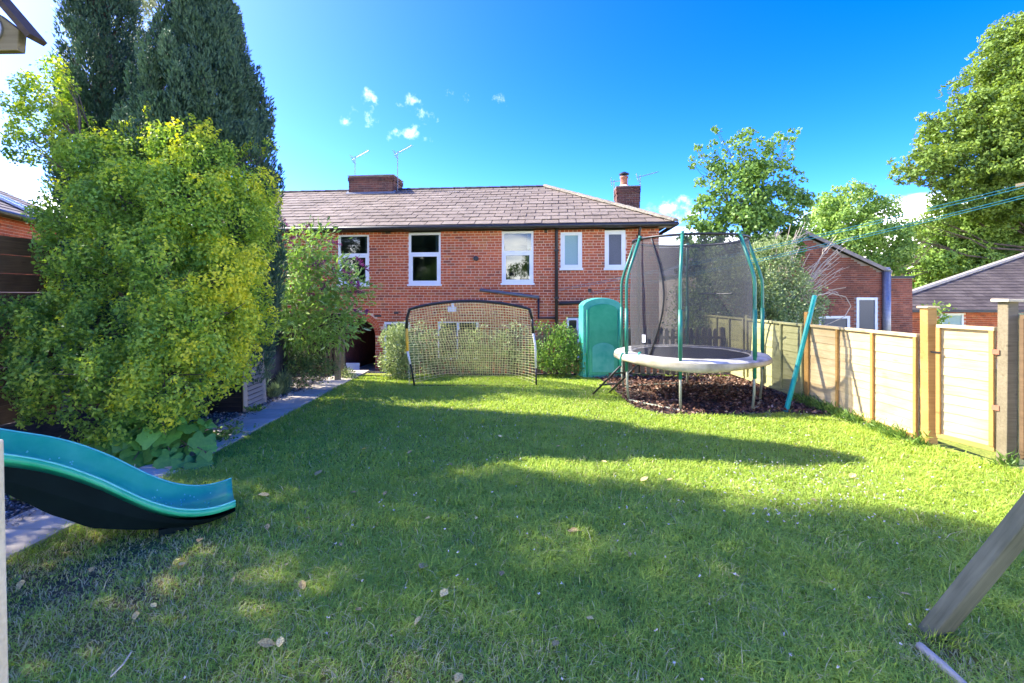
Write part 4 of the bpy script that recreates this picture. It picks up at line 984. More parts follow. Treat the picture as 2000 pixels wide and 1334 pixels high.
# ladder
ld = empty('trampoline_ladder', G(1172,770)); tag(ld, 'small black ladder hooked on the left of the trampoline', 'ladder')
o0 = Vector(ld.location); e = TC+pol(205,1.23,ZM-.03)
d = (e-o0); s = Vector((0,0,1)).cross(d).normalized()*.16
for k in (-1, 1):
    MB().tube([s*k, d+s*k-Vector((0,0,.10))], .016, 8).build('rail', M['black_metal'], ld, smooth=True)
    MB().tube([d+s*k-Vector((0,0,.10)), d+s*k+Vector((0,0,.03)), d*1.04+s*k+Vector((0,0,.06)), d*1.08+s*k+Vector((0,0,.045))], .014, 8).build('hook', M['teal_paint'], ld, smooth=True)
for f in (.3, .62): MB().bar(d*f-s, d*f+s, .05, .02).build('step', M['black_metal'], ld)

# turquoise locker -------------------------------------------------------
lk = empty('plastic_locker', (1.47, 9.74, 0), R(6)); tag(lk, 'tall turquoise plastic shell with rounded top standing by the picket fence', 'plastic shell')
def arch_prism(x0, x1, y0, y1, h, m, nm, inset=0, rise=.22, base=0.0):
    n = 14; pts = [(x0, base), (x1, base)]
    for i in range(n+1):
        t = i/n; x = x1+(x0-x1)*t; pts.append((x, h-rise+rise*math.sin(math.pi*t)**.6))
    k = len(pts); vs = [(x, y0, z) for x, z in pts]+[(x, y1, z) for x, z in pts]
    fs = [tuple(range(k)), tuple(range(2*k-1, k-1, -1))]+[(i, i+k, (i+1)%k+k, (i+1)%k) for i in range(k)]
    return bevel(MB().add(vs, fs).build(nm, m, lk, smooth=False), .02, 3)
arch_prism(-.02, .80, .0, .36, 1.64, M['teal_faded'], 'shell', rise=.15)
arch_prism(.10, .70, -.022, -.001, 1.52, M['teal'], 'front_panel', rise=.11, base=.06)
arch_prism(.17, .63, -.034, -.023, .72, M['teal_faded'], 'lower_panel', rise=.10, base=.12)
for x in (.065, .735): MB().tube([(x,-.01,.02),(x,-.01,1.40)], .018, 8).build('rib', M['teal'], lk, smooth=True)
MB().box(-.05,.83,-.04,.38,-.01,.03).build('base', M['teal_faded'], lk)

# ================================================================== GOAL
gl = empty('football_goal', (G(808,756).x, 8.85, 0)); tag(gl, 'pop-up football goal with curved black bar and sagging cream net', 'goal')
gx = P(1034,0,8.85).x-gl.location.x; zt = P(0,604,8.85).z; zm = P(0,588,8.85).z
bow = lambda t: zt+(zm-zt)*math.sin(math.pi*t)**.8
lx = -.09
top = [Vector((lx+(gx-lx)*t, 0, bow(t))) for t in [i/16 for i in range(17)]]
cl, cr = Vector((lx-.05,0,zt-.17)), Vector((gx+.05,0,zt-.17))
MB().tube([Vector((lx-.055,0,zt-.36)), cl]+top+[cr], .028, 8).build('crossbar', M['black_metal'], gl, smooth=True)
MB().tube([(lx-.055,0,zt-.36),(lx-.04,0,zt-.78)], .027, 8).build('post_sleeve', M['goal_yellow'], gl, smooth=True)
MB().tube([(lx-.04,0,zt-.78),(lx+.01,0,zt-1.02)], .022, 8).build('post', M['goal_white'], gl, smooth=True)
MB().tube([(lx+.01,0,zt-1.02),(lx+.03,0,.35),(0.0,0,.01)], .018, 8).build('post', M['black_metal'], gl, smooth=True)
MB().tube([(gx+.05,0,zt-.17),(gx+.07,0,zt-.45)], .022, 8).build('post_sleeve', M['black_metal'], gl, smooth=True)
MB().tube([(gx+.07,0,zt-.45),(gx+.11,0,.75),(gx+.12,0,.34)], .020, 8).build('post', M['goal_white'], gl, smooth=True)
MB().tube([(gx+.12,0,.34),(gx+.13,0,.01)], .016, 8).build('post', M['black_metal'], gl, smooth=True)
MB().tube([(0,0,.02),(gx*.5,.02,.015),(gx+.13,0,.02)], .010, 6).build('ground_bar', M['black_metal'], gl)
def goalnet(s, t):
    x0 = lx-.05+(.04 if t > .5 else 0); x1 = gx+.06+.07*t
    b = (1-abs(2*s-1)**5); z = bow(s)*(1-t)+.03*t
    z = bow(s)+( .03-bow(s))*t; y = 1.05*(t**.75)*b
    ss = s if t < .3 else s+(t-.3)*.06*math.sin(2*math.pi*s)
    z -= .10*math.sin(math.pi*t)*(1-b)*0; z += .18*(1-b)*t*math.sin(math.pi*min(1,t))
    return Vector((x0+(x1-x0)*ss, y, max(.02, z)))
net = MB(); NS, NT = 46, 30
for i in range(NS+1): net.tube([goalnet(i/NS, j/24) for j in range(25)], .0046, 3, cap=False)
for j in range(NT+1): net.tube([goalnet(i/40, j/NT) for i in range(41)], .0046, 3, cap=False)
net.build('net', M['cord'], gl)

# ================================================================== SLIDE and climbing frame
sl = empty('slide', (-2.2, 3.72, 0)); tag(sl, 'turquoise plastic slide curving down to the lawn', 'slide')
sdv = Vector((-1.0, -.66, 0)).normalized(); swv = Vector((sdv.y, -sdv.x, 0))   # along (uphill), across (towards far side)
if swv.y < 0: swv = -swv
PRO = [(-.02,.115),(.06,.082),(.2,.068),(.36,.10),(.52,.185),(.7,.315),(.88,.445),(1.05,.54),(1.22,.60),(1.45,.69),(1.75,.86),(2.1,1.10),(2.35,1.20)]
def pro(s):
    for (a, za), (b, zb) in zip(PRO, PRO[1:]):
        if s <= b:
            t = (s-a)/(b-a); return za+(zb-za)*t
    return PRO[-1][1]
ss = [-.02+i*.05 for i in range(48)]
zs = [pro(s) for s in ss]; 
for _ in range(3): zs = [zs[0]]+[(zs[i-1]+2*zs[i]+zs[i+1])/4 for i in range(1, len(zs)-1)]+[zs[-1]]
# cross section: near lip, near wall, floor, far wall, far lip
def section(s, i):
    hh = .055+.09*min(1, max(0, (s+.02)/.75)); flare = .0
    return [(-.275,hh-.035),(-.268,hh),(-.245,hh+.006),(-.225,hh-.012),(-.205,.05),(-.165,.008),(-.08,.0),(.08,.0),(.165,.008),(.205,.05),(.225,hh-.012),(.245,hh+.006),(.268,hh),(.275,hh-.035)]
vs, k = [], 14
for i, (s, z) in enumerate(zip(ss, zs)):
    for a, h in section(s, i): vs.append(tuple(sdv*s+swv*a+Vector((0,0,z+h))))
fs = [(i*k+j, i*k+j+1, (i+1)*k+j+1, (i+1)*k+j) for i in range(len(ss)-1) for j in range(k-1)]
o = MB().add(vs, fs).build('chute', M['teal'], sl, smooth=True)
m = o.modifiers.new('s', 'SOLIDIFY'); m.thickness = .008
for a in (-.256, .256):       # pale moulded lip
    pts = [sdv*s+swv*a+Vector((0,0,z+section(s,0)[1][1]+.006)) for s, z in zip(ss, zs)]
    MB().tube(pts, .006, 6).build('lip', M['teal_edge'], sl, smooth=True)
# dark underside: two deep moulded skirts and a belly
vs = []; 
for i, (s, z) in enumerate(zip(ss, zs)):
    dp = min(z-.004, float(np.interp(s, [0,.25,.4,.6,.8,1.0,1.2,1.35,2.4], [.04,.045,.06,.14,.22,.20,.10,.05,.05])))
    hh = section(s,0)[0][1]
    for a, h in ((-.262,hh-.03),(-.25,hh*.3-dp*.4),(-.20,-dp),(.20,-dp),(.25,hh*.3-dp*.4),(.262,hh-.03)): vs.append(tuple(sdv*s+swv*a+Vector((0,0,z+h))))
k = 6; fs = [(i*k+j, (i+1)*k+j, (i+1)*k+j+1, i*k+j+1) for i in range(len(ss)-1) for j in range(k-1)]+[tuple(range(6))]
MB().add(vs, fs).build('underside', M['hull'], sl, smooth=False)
MB().box(-.10,.10,-.2,.2,-.02,.055).build('support_foot', M['hull'], sl, loc=sdv*.34, rot=(0,0,math.atan2(sdv.y,sdv.x)))
# water drops / dimples
dm = MB()
rr = random.Random(3)
for _ in range(60):
    s = rr.choice([rr.uniform(.12,.5), rr.uniform(.9,1.2)]); a = rr.uniform(-.12,.2); z = pro(s)
    p = sdv*s+swv*a+Vector((0,0,z+.012+(max(0,abs(a)-.165)*1.1))); dm.tube([p-Vector((0,0,.006)), p+Vector((0,0,.003))], [.006,.003], 6)
dm.build('dimples', M['teal_edge'], sl)['kind'] = 'stuff'
# climbing frame platform, just outside the picture
top = Vector(sl.location)+sdv*2.35
cf = empty('climbing_frame', (top.x-.35, top.y-.25, 0), math.atan2(sdv.y, sdv.x)); tag(cf, 'timber platform carrying the top of the slide', 'climbing frame')
for a in (-.35, .55):
    for b in (-.45, .45): MB().box(a-.04,a+.04,b-.04,b+.04,-.2,1.9).build('post', M['wood_grey'], cf)
for i in range(7): MB().box(-.38+i*.14,-.26+i*.14,-.5,.5,1.14,1.165).build('deck_board', M['wood_grey'], cf)
for b in (-.45,.45): MB().box(-.31,.51,b-.02,b+.02,1.5,1.6).build('rail', M['wood_grey'], cf)

# pale post at the left edge
p0 = P(4,866,1.25)
o = bevel(MB().box(-.05,.05,-.04,.04,-.2,p0.z).build('edge_post', M['wood_pale'], None, loc=(p0.x-.058, 1.25, 0)), .006); tag(o, 'pale timber post at the left edge of the picture', 'post'); o.rotation_euler = (0, R(-1.2), 0)
# nest box, top left
nb = empty('nest_box', P(-32,100,2.0)); tag(nb, 'wooden nest box with dark sloping roof at the top left', 'nest box')
k_ = 2.0/F
hexp = [(-60,0),(66,2),(69,42),(26,75),(-60,110)]     # px relative to (-30,100), up positive
hx = [(x*k_, z*k_) for x, z in hexp]
vs = [(x, 0, z) for x, z in hx]+[(x, .035, z) for x, z in hx]; n5 = len(hx)
bevel(MB().add(vs, [tuple(range(n5)), tuple(range(2*n5-1, n5-1, -1))]+[(i, i+n5, (i+1)%n5+n5, (i+1)%n5) for i in range(n5)]).build('body', M['wood_weathered'], nb), .004)
rb = MB(); rb.bar(Vector((20*k_,.08,116*k_)), Vector((98*k_,.08,24*k_)), .22, .022, up=(0,1,0)); 
rb = MB(); d = Vector((78*k_,0,-92*k_)); 
a_, b_ = Vector((18*k_,-.03,112*k_)), Vector((97*k_,-.03,20*k_)); nrm = Vector((-d.z,0,d.x)).normalized(); nrm = nrm if nrm.z > 0 else -nrm
q = [a_, b_, b_+Vector((0,.075,0)), a_+Vector((0,.075,0))]; rb.add([v+nrm*.022 for v in q]+q, BF+[(4,7,6,5)])
a2_ = Vector((-70*k_,-.03,160*k_)); q = [a2_, a_, a_+Vector((0,.075,0)), a2_+Vector((0,.075,0))]; rb.add([v+Vector((.01,0,.02)) for v in q]+q, BF+[(4,7,6,5)])
rb.build('roof', M['wood_dark'], nb)
MB().lathe((10*k_,-.004,42*k_), [(.001,-.03),(.03,-.025),(.045,-.012),(.05,.003)], 20, 'Y').build('entrance_dome', LEAF['vine'], nb, smooth=True)
MB().lathe((10*k_,-.002,42*k_), [(.051,-.006),(.062,-.006),(.062,.001),(.051,.001)], 20, 'Y').build('entrance_rim', M['metal_grey'], nb)
pp = Vector(nb.location)
o = MB().box(-.045,.045,-.045,.045,0,pp.z+.1).build('nest_box_pole', M['wood_dark'], None, loc=(pp.x-.26,2.13,0)); tag(o, 'dark timber pole carrying the nest box', 'pole')

# swing frame leg at the bottom right
b0 = Vector((2.10,2.38,0)); dv = Vector((.30,-.30,.906)).normalized()
sw = empty('swing_frame', b0); tag(sw, 'grey green timber leg of a swing frame at the right', 'swing frame')
xa = dv.cross(Vector((-.25,.97,0))).normalized(); ya = xa.cross(dv)
Mx = Matrix((xa, ya, dv)).transposed().to_4x4()
leg_o = bevel(MB().box(-.055,.055,-.035,.035,-.12,2.5).build('leg', M['wood_grey'], sw), .006); leg_o.matrix_local = Mx
# stretch grain along z for this leg: build it lying along x instead
leg_o.data = MB().box(-.12,2.5,-.035,.035,-.058,.058).mesh('leg', M['wood_grey'])
za = xa; Mx = Matrix((dv, ya, xa)).transposed().to_4x4(); leg_o.matrix_local = Mx
tp = dv*2.45
MB().box(0,2.8,-.05,.05,-.05,.05).build('top_beam', M['wood_grey'], sw, loc=tp+Vector((-.1,.0,.06)), rot=(0,0,R(-62)))
l2 = link('leg', leg_o.data, sw); dv2 = (tp-Vector((1.55,-1.6,0))).normalized()
l2.matrix_local = Matrix.Translation(Vector((1.55,-1.6,0))) @ dv2.to_track_quat('X','Z').to_matrix().to_4x4()
o = MB().tube([G(1796,1262,.02), G(1840,1300,.022), G(1888,1345,.022)], .021, 8).build('ground_pole', M['stone'], smooth=True); tag(o, 'pale grey pole lying in the grass below the swing leg', 'pole')

# washing lines and their post
we = Vector((9.25, 8.37, 0))
o = empty('clothes_post', we); tag(o, 'tall timber clothes post holding the washing lines', 'post'); MB().box(-.05,.05,-.05,.05,-1.3,3.95).build('shaft', M['wood_weathered'], o); MB().bar((0,-.35,3.7),(0,.35,3.7),.06,.06).build('cross_arm', M['wood_weathered'], o)
for (px, py, yo, zo), lb in zip(((1090,565,.12,3.70),(1092,568,.02,3.65),(1150,572,-.12,3.52),(1154,575,-.02,3.47)), ('uppermost of the four blue washing lines', 'second blue washing line from the top', 'third blue washing line from the top', 'lowest of the four blue washing lines')):
    u, z = facade(px, py); A = hw(u, -.03, z); B = we+Vector((0, yo, zo)); pts = []
    for i in range(25):
        t = i/24; q = A.lerp(B, t); q.z -= .10*math.sin(math.pi*t); pts.append(q)
    o = MB().tube(pts, .0055, 5).build('washing_line', M['rope']); tag(o, lb+' strung from the house', 'washing line', 'washing lines')

# ================================================================== COMPOST BINS
cb_ = empty('compost_bin', (-4.12, 7.10, 0), R(2)); tag(cb_, 'square grey louvred plastic compost bin beside the path', 'compost bin')
def taper(mb, w0, w1, z0, z1, rnd=0): 
    vs = [(-w0,-w0,z0),(w0,-w0,z0),(w0,w0,z0),(-w0,w0,z0),(-w1,-w1,z1),(w1,-w1,z1),(w1,w1,z1),(-w1,w1,z1)]
    return mb.add(vs, [(0,3,2,1),(4,5,6,7),(0,1,5,4),(1,2,6,5),(2,3,7,6),(3,0,4,7)])
taper(MB(), .285, .255, 0, .78).build('body', M['compost_black'], cb_)
for i in range(11):
    z = .05+i*.066; w = .288-.03*z/.78; g_ = .044
    # light put in colour: grey louvres on the lit path side, black on the shaded front
    MB().add([(w+.034,-w*.86,z),(w+.034,w*.86,z),(w+.004,w*.86,z+g_),(w+.004,-w*.86,z+g_),(w-.002,-w*.86,z),(w-.002,w*.86,z),(w-.006,w*.86,z+g_),(w-.006,-w*.86,z+g_)], BF+[(4,7,6,5)]).build('louvre', M['compost_lit'], cb_)
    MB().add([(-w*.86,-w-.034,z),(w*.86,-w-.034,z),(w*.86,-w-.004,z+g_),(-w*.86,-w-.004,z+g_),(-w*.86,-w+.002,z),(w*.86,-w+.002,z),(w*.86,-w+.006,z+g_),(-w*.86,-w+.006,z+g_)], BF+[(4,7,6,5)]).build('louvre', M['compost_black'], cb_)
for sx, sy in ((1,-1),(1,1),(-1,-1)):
    MB().bar((sx*.285,sy*.285,0),(sx*.256,sy*.256,.78), .055,.055).build('corner_post', M['compost_lit'] if sx > 0 else M['compost_black'], cb_)  # posts coloured likewise: grey on the lit side, black on the shaded one
l_ = MB(); taper(l_, .30, .27, .781, .845); bevel(l_.build('lid', M['compost_lit'], cb_), .02)
o = MB().lathe((-4.30,8.35,0), [(.38,0),(.37,.15),(.34,.55),(.29,.85),(.28,.86),(.29,.90),(.27,.95),(.28,.98),(.25,1.06),(.10,1.10)], 24).build('round_compost_bin', M['compost_black'], smooth=True); tag(o, 'round black compost bin behind the square one', 'compost bin')

# stones in the bed
for i, (px, py, r_) in enumerate(((619,752,.07),(604,748,.05),(545,776,.045),(567,774,.06),(20,960,.16),(560,752,.03),(528,790,.03))):
    p = G(px, py); bm = bmesh.new(); bmesh.ops.create_icosphere(bm, subdivisions=2, radius=r_)
    rr = random.Random(i)
    for v in bm.verts: v.co *= 1+rr.uniform(-.15,.15); v.co.z *= .6
    me = bpy.data.meshes.new('stone'); bm.to_mesh(me); bm.free(); me.materials.append(M['stone'])
    o = link('stone', me, None, (p.x, p.y, r_*.4)); 
    tag(o, ('largest pale stone in the bed near the path end','pale stone left of the largest one in the bed','small pale stone at the foot of the lavender','flat pale stone in the gravel right of the lavender','large rough stone at the path edge under the slide','small stone behind the lavender tufts','small stone at the foot of the compost bin')[i], 'stone', 'stones in the soil bed')

# ================================================================== GROUND LITTER
def inpoly(x, y, poly):
    ins = np.zeros(len(x), bool); j = len(poly)-1
    for i in range(len(poly)):
        xi, yi = poly[i]; xj, yj = poly[j]
        c = ((yi > y) != (yj > y)) & (x < (xj-xi)*(y-yi)/(yj-yi+1e-12)+xi); ins ^= c; j = i
    return ins
rng = np.random.default_rng(5)
# bark chips
n = 9000; x = rng.uniform(1.3,4.9,n); y = rng.uniform(6.2,9.9,n); k = inpoly(x, y, BARK); x, y = x[k], y[k]; n = len(x)
pos = np.stack([x, y, rng.uniform(.012,.05,n)], 1)
tag(link('bark_chips', leaf_mesh('bark_chips', pos, np.stack([rng.normal(0,1,n), rng.normal(0,1,n), rng.normal(0,.22,n)],1), .065, .034, M['chips'], rng.random(n), .2, .2, rng)), 'loose brown bark chips under the trampoline', 'bark chips', kind='stuff')
# gravel on the bed
n = 7000; y = rng.uniform(2.5,10.2,n); x = -3.70-np.abs(rng.normal(0,.42,n)); 
pos = np.stack([x, y, np.full(n,.012)], 1)
o8 = np.array([(1,0,0),(0,1,0),(-1,0,0),(0,-1,0),(0,0,.8),(0,0,-.8)]); f8 = np.array([(0,1,4),(1,2,4),(2,3,4),(3,0,4),(1,0,5),(2,1,5),(3,2,5),(0,3,5)])
sc = rng.uniform(.006,.022,(n,1,1))*rng.uniform(.6,1.3,(n,6,1)); rot = rng.uniform(0,6.28,n); cs, sn_ = np.cos(rot)[:,None], np.sin(rot)[:,None]
vv = o8[None]*sc; vx = vv[:,:,0]*cs-vv[:,:,1]*sn_; vy = vv[:,:,0]*sn_+vv[:,:,1]*cs
V = np.stack([vx, vy, vv[:,:,2]], 2)+pos[:,None,:]
tag(link('gravel', np_mesh('gravel', V.reshape(-1,3), (f8[None]+6*np.arange(n)[:,None,None]).reshape(-1,3), M['pebbles'], np.repeat(rng.random(n)**1.4, 8))), 'small gravel and leaf litter in the bed left of the path', 'gravel', kind='stuff')
# leaf litter on the path edge
n = 900; y = rng.uniform(3.4,9.5,n); x = -3.62-rng.exponential(.16,n)+rng.normal(0,.05,n); pos = np.stack([x, y, np.full(n,.035)],1)
tag(link('leaf_litter', leaf_mesh('leaf_litter', pos, np.stack([rng.normal(0,1,n), rng.normal(0,1,n), rng.normal(0,.1,n)],1), .035, .022, M['pebbles'], .6+.4*rng.random(n), .2, .2, rng)), 'pale fallen leaf litter along the path edge', 'leaf litter', kind='stuff')

# ================================================================== GRASS
def vnoise(x, y, s, seed):
    g = np.random.default_rng(seed).random((64,64)); u, v = x/s+100.3, y/s+100.7; i, j = np.floor(u).astype(int), np.floor(v).astype(int); fx, fy = u-i, v-j
    fx, fy = fx*fx*(3-2*fx), fy*fy*(3-2*fy); a = g[i%64,j%64]; b = g[(i+1)%64,j%64]; c = g[i%64,(j+1)%64]; d = g[(i+1)%64,(j+1)%64]
    return (a*(1-fx)+b*fx)*(1-fy)+(c*(1-fx)+d*fx)*fy
LAWN_L = lambda y: -3.19-.12*np.clip((4-y)/3, 0, 1.4)
def wear(x, y):      # worn dry ground under the slide and in the near left corner
    w = np.exp(-(((x+2.45)/.95)**2+((y-2.75)/.75)**2))*(.45+.9*vnoise(x,y,.22,77))+.5*np.exp(-(((x+.6)/1.2)**2+((y-2.0)/.4)**2))+.7*np.exp(-(((x-2.05)/.22)**2+((y-2.25)/.2)**2))
    return w
GV, GFc, GR = [], [], []; base = 0
def blades(dens, d0, d1, h, w, bend, seed):
    global base
    g = np.random.default_rng(seed); A = (5.2+3.7)*(d1-d0); n = int(A*dens)
    x = g.uniform(-3.7,5.2,n); y = g.uniform(d0,d1,n)
    k = (x > LAWN_L(y)-.03+.05*(vnoise(x,y,.12,3)-.5)) & (x < 4.66+.4*np.clip((5.4-y)/1.5,0,1)) & ~inpoly(x,y,BARK) & (np.abs(x/y) < 1.25) & (y < 10.02+.06*np.sin(x*3))
    wr = wear(x, y); k &= g.random(n) > wr*.62
    x, y, wr = x[k], y[k], wr[k]; n = len(x)
    cl = vnoise(x,y,.16,8); c2 = vnoise(x,y,.8,9); c3 = vnoise(x,y,.05,10)
    ht = h*(.55+.55*cl+.35*c2)*g.uniform(.6,1.35,n)*(1-.45*np.clip(wr,0,1)); ht = np.where(g.random(n) < .015, ht*1.9, ht)
    a = g.uniform(0,2*math.pi,n)+1.5*(cl-.5); dx, dy = np.cos(a), np.sin(a); b = ht*bend*g.uniform(.3,1.3,n)*(.6+c3)
    ww = w*g.uniform(.7,1.3,n); sx, sy = -dy*ww/2, dx*ww/2; z0 = np.full(n,-.004)
    V = np.stack([np.stack([x-sx,y-sy,z0],1), np.stack([x+sx,y+sy,z0],1),
                  np.stack([x+dx*b*.35-sx*.8, y+dy*b*.35-sy*.8, ht*.6],1), np.stack([x+dx*b*.35+sx*.8, y+dy*b*.35+sy*.8, ht*.6],1),
                  np.stack([x+dx*b, y+dy*b, ht*(1-.22*np.minimum(1,b/ht))],1)],1)
    f = base+5*np.arange(n)[:,None,None]+np.array([[0,1,3],[0,3,2],[2,3,4]])[None]
    dryn = vnoise(x,y,.45,21); rn = np.clip(.10+.42*g.random(n)+.25*(cl-.5)+.22*(c2-.5), 0, .84)
    dry = g.random(n) < (.045+.30*np.clip(dryn-.62,0,1)+.55*np.clip(wr,0,1)); rn = np.where(dry, g.uniform(.88,1,n), rn)
    GV.append(V.reshape(-1,3)); GFc.append(f.reshape(-1,3)); GR.append(np.repeat(rn,3)); base += 5*n
blades(13500, 1.55, 3.1, .042, .0044, 1.5, 1)
blades(8200, 3.1, 4.6, .040, .0056, 1.4, 2)
blades(5200, 4.6, 6.5, .038, .0074, 1.3, 3)
blades(3400, 6.5, 10.1, .036, .0098, 1.2, 4)
tag(link('grass', np_mesh('grass', np.concatenate(GV), np.concatenate(GFc), LEAF['grass'], np.concatenate(GR))), 'mown green grass blades of the back lawn with dry patches', 'grass', kind='stuff')
# broad leaved weeds and clover in the lawn
n = 9000; x = rng.uniform(-3.0,4.6,n); y = rng.uniform(1.8,7.5,n); k = (vnoise(x,y,.30,31) > .66) & ~inpoly(x,y,BARK) & (x > -3.1); x, y = x[k], y[k]; n = len(x)
pos = np.stack([x,y,rng.uniform(.018,.045,n)],1)
tag(link('lawn_weeds', leaf_mesh('lawn_weeds', pos, np.stack([rng.normal(0,1,n), rng.normal(0,1,n), rng.normal(.15,.25,n)],1), .026, .017, LEAF['mid'], rng.random(n), .2, .2, rng)), 'clover and small broad leaved weeds scattered in the lawn', 'weeds', kind='stuff')
n = 420; x = np.concatenate([rng.normal(2.6,.55,n//2), rng.uniform(-1.5,4.5,n-n//2)]); y = np.concatenate([rng.normal(4.15,.35,n//2), rng.uniform(2,7,n-n//2)]); 
k = (x < 4.5) & ~inpoly(x,y,BARK); x, y = x[k], y[k]; n = len(x); pos = np.repeat(np.stack([x,y,rng.uniform(.045,.06,n)],1), 5, axis=0)
tag(link('clover_flowers', leaf_mesh('clover_flowers', pos, sph(len(pos), rng)+np.array([0,0,.8]), .012, .009, LEAF['white_flower'], rng.random(len(pos)), .3, .1, rng)), 'tiny white clover flowers dotted over the lawn', 'clover', kind='stuff')
# weeds and long grass along the fence foot
n = 5200; y = rng.uniform(3.6,7.6,n); x = 4.60+.32*np.clip((5.4-y)/.7,0,1)-np.abs(rng.normal(0,.07,n)); k = (vnoise(x*0,y,.16,41) > .42); x, y = x[k], y[k]; n = len(x)
pos = np.stack([x,y,np.abs(rng.normal(0,.045,n))],1)
tag(link('fence_foot_weeds', leaf_mesh('fence_foot_weeds', pos, np.stack([rng.normal(-.4,.6,n), rng.normal(0,.6,n), rng.uniform(.2,1.6,n)],1), .085, .014, LEAF['mid'], rng.random(n), .2, .2, rng)), 'ragged weeds and long grass along the fence foot', 'weeds', kind='stuff')

# long uncut grass round the foot of the swing leg
n = 420; a_ = rng.uniform(0,6.28,n); r_ = np.abs(rng.normal(.07,.05,n)); pos = np.stack([2.10+np.cos(a_)*r_*1.2, 2.38+np.sin(a_)*r_, np.zeros(n)],1)
tag(link('long_grass', leaf_mesh('long_grass', pos, np.stack([np.cos(a_)*.5, np.sin(a_)*.5, np.full(n,1.0)],1), .065, .005, LEAF['grass'], rng.random(n), .35, .1, rng)), 'long dry grass round the foot of the swing leg', 'grass', kind='stuff')
# fallen leaves on the lawn, each its own thing
lv = []
for k_ in range(3):
    rr = random.Random(k_); pts = [(0,-.5),(.28,-.22),(.34,.08),(.18,.36),(0,.55),(-.2,.34),(-.33,.05),(-.26,-.24)]
    vs = [(x*(1+rr.uniform(-.12,.12)), y*(1+rr.uniform(-.1,.1)), .22*x*x*4+rr.uniform(0,.10)) for x, y in pts]+[(0,0,.02)]
    lv.append(MB().add(vs, [(i, (i+1)%8, 8) for i in range(8)]).mesh('fallen_leaf', LEAF['dead']))
LV = [(826,1105,34),(867,1157,30),(591,1140,26),(519,1255,34),(547,1252,28),(514,965,24),(522,1027,18),(622,923,26),(713,875,16),(1258,935,20),(1308,935,14),(1120,1035,26),(1665,928,20),(977,851,14),(1435,1120,18),
      (1085,1255,26),(895,1322,34),(40,1140,24),(130,1078,30),(1152,1205,20),(815,1210,20),(980,1118,20),(1358,995,14),(800,882,12),(390,1053,22),(355,1100,20),(700,1188,16),(1720,1010,12),(1590,975,14),(752,962,14),(600,1010,12),(880,905,12),
      (1010,940,10),(665,1062,14),(930,1010,12),(1230,1080,14),(455,1130,16),(300,1180,18),(1545,1165,16),(1768,1158,18),(265,1200,22),(180,1110,18),(690,960,14),(835,1010,12),(560,1100,12),(1180,900,10),(1090,870,9)]
for i, (px, py, w) in enumerate(LV):
    p = G(px, py, .045); s_ = max(.028, .8*w*p.y/F)
    o = link('fallen_leaf', lv[i % 3], None, (p.x, p.y, .038), (random.uniform(-.35,.35), random.uniform(-.35,.35), random.uniform(0,6.28))); o.scale = (s_, s_*1.15, s_)
    tag(o, {0:'pale yellow fallen leaf at the lower centre of the lawn',1:'pale fallen leaf just below the yellow one at lower centre',2:'pale fallen leaf left of the two at lower centre',3:'larger of the two fallen leaves at the lower left',4:'smaller of the two fallen leaves at the lower left',5:'fallen leaf on the grass right of the slide end',7:'fallen leaf in the shade above the slide end',12:'yellow leaf on the sunlit grass near the gate',16:'fallen leaf at the bottom edge of the picture',17:'yellowish fallen leaf at the left below the slide',18:'broad fallen leaf below the path edge at the left'}.get(i, 'small dry leaf fallen on the lawn grass'), 'leaf', 'fallen leaves on the lawn')
o = MB().tube([G(216,1322,.04), G(240,1298,.05), G(256,1274,.045)], .004, 5).build('twig', M['straw']); tag(o, 'thin straw coloured twig lying at the lower left', 'twig')

# ================================================================== PLANTS
# golden evergreen bush ---------------------------------------------------
GB = Vector((-4.55, 5.75, 0)); gb = empty('golden_bush', GB); tag(gb, 'huge golden green evergreen bush at the left', 'bush')
BL_ = [(88,185,6.5,48,62),(52,240,6.4,42),(125,262,6.4,52),(104,128,6.6,16,30),(75,300,6.3,45),
       (215,320,6.2,72),(300,300,6.4,60),(385,318,6.3,70),(470,360,6.6,58),(508,400,6.9,36),
       (150,415,6.1,62),(240,400,5.8,80),(350,410,5.9,88),(450,440,6.3,78),(512,470,6.9,36),
       (140,520,5.9,52),(205,505,5.7,66),(330,515,5.5,72),(425,545,5.8,84),(485,560,6.6,52),
       (42,640,5.6,62),(112,625,5.6,58),(215,640,5.4,74),(330,645,5.3,84),(420,640,5.7,80),(490,620,6.5,48),
       (40,715,5.4,52),(130,720,5.2,72),(240,730,5.05,84),(350,725,5.1,82),(430,700,5.6,58),
       (85,785,5.2,52),(190,800,4.95,60),(300,790,4.95,64),(390,775,5.2,42),(270,360,6.0,55),(292,232,6.4,9,30),(235,262,6.3,14,26),(372,240,6.3,14,28),(408,262,6.4,16,26),(330,262,6.4,12,22),(525,300,6.9,14,30),(490,300,6.7,18,30),(30,265,6.4,16,14),(60,160,6.5,16,24),(130,165,6.5,18,26),(350,555,5.2,34),(170,690,5.0,38),(285,600,5.0,34),(445,610,5.5,30)]
bl = plx(BL_, GB, ry=1.0)
limbs('trunk', (0,.1,0), (.1,.2,2.9), .09, bl, M['bark_tree'], gb, .9, .12)
clumps('crown', bl, LEAF['golden'], gb, sub_m2=14, sub_r=.27, leaves_m2=900, L=.047, Wd=.028, tips=1.0, core=.3, jitter=.75, reach=(.5,1.06), squash=1.25, sun_tone=lambda q: -.20+.85*max(0, q[0]-.2)+.25*max(0, q[2]-2.7))  # sunlight put into the leaf colour: yellower towards the right side and top

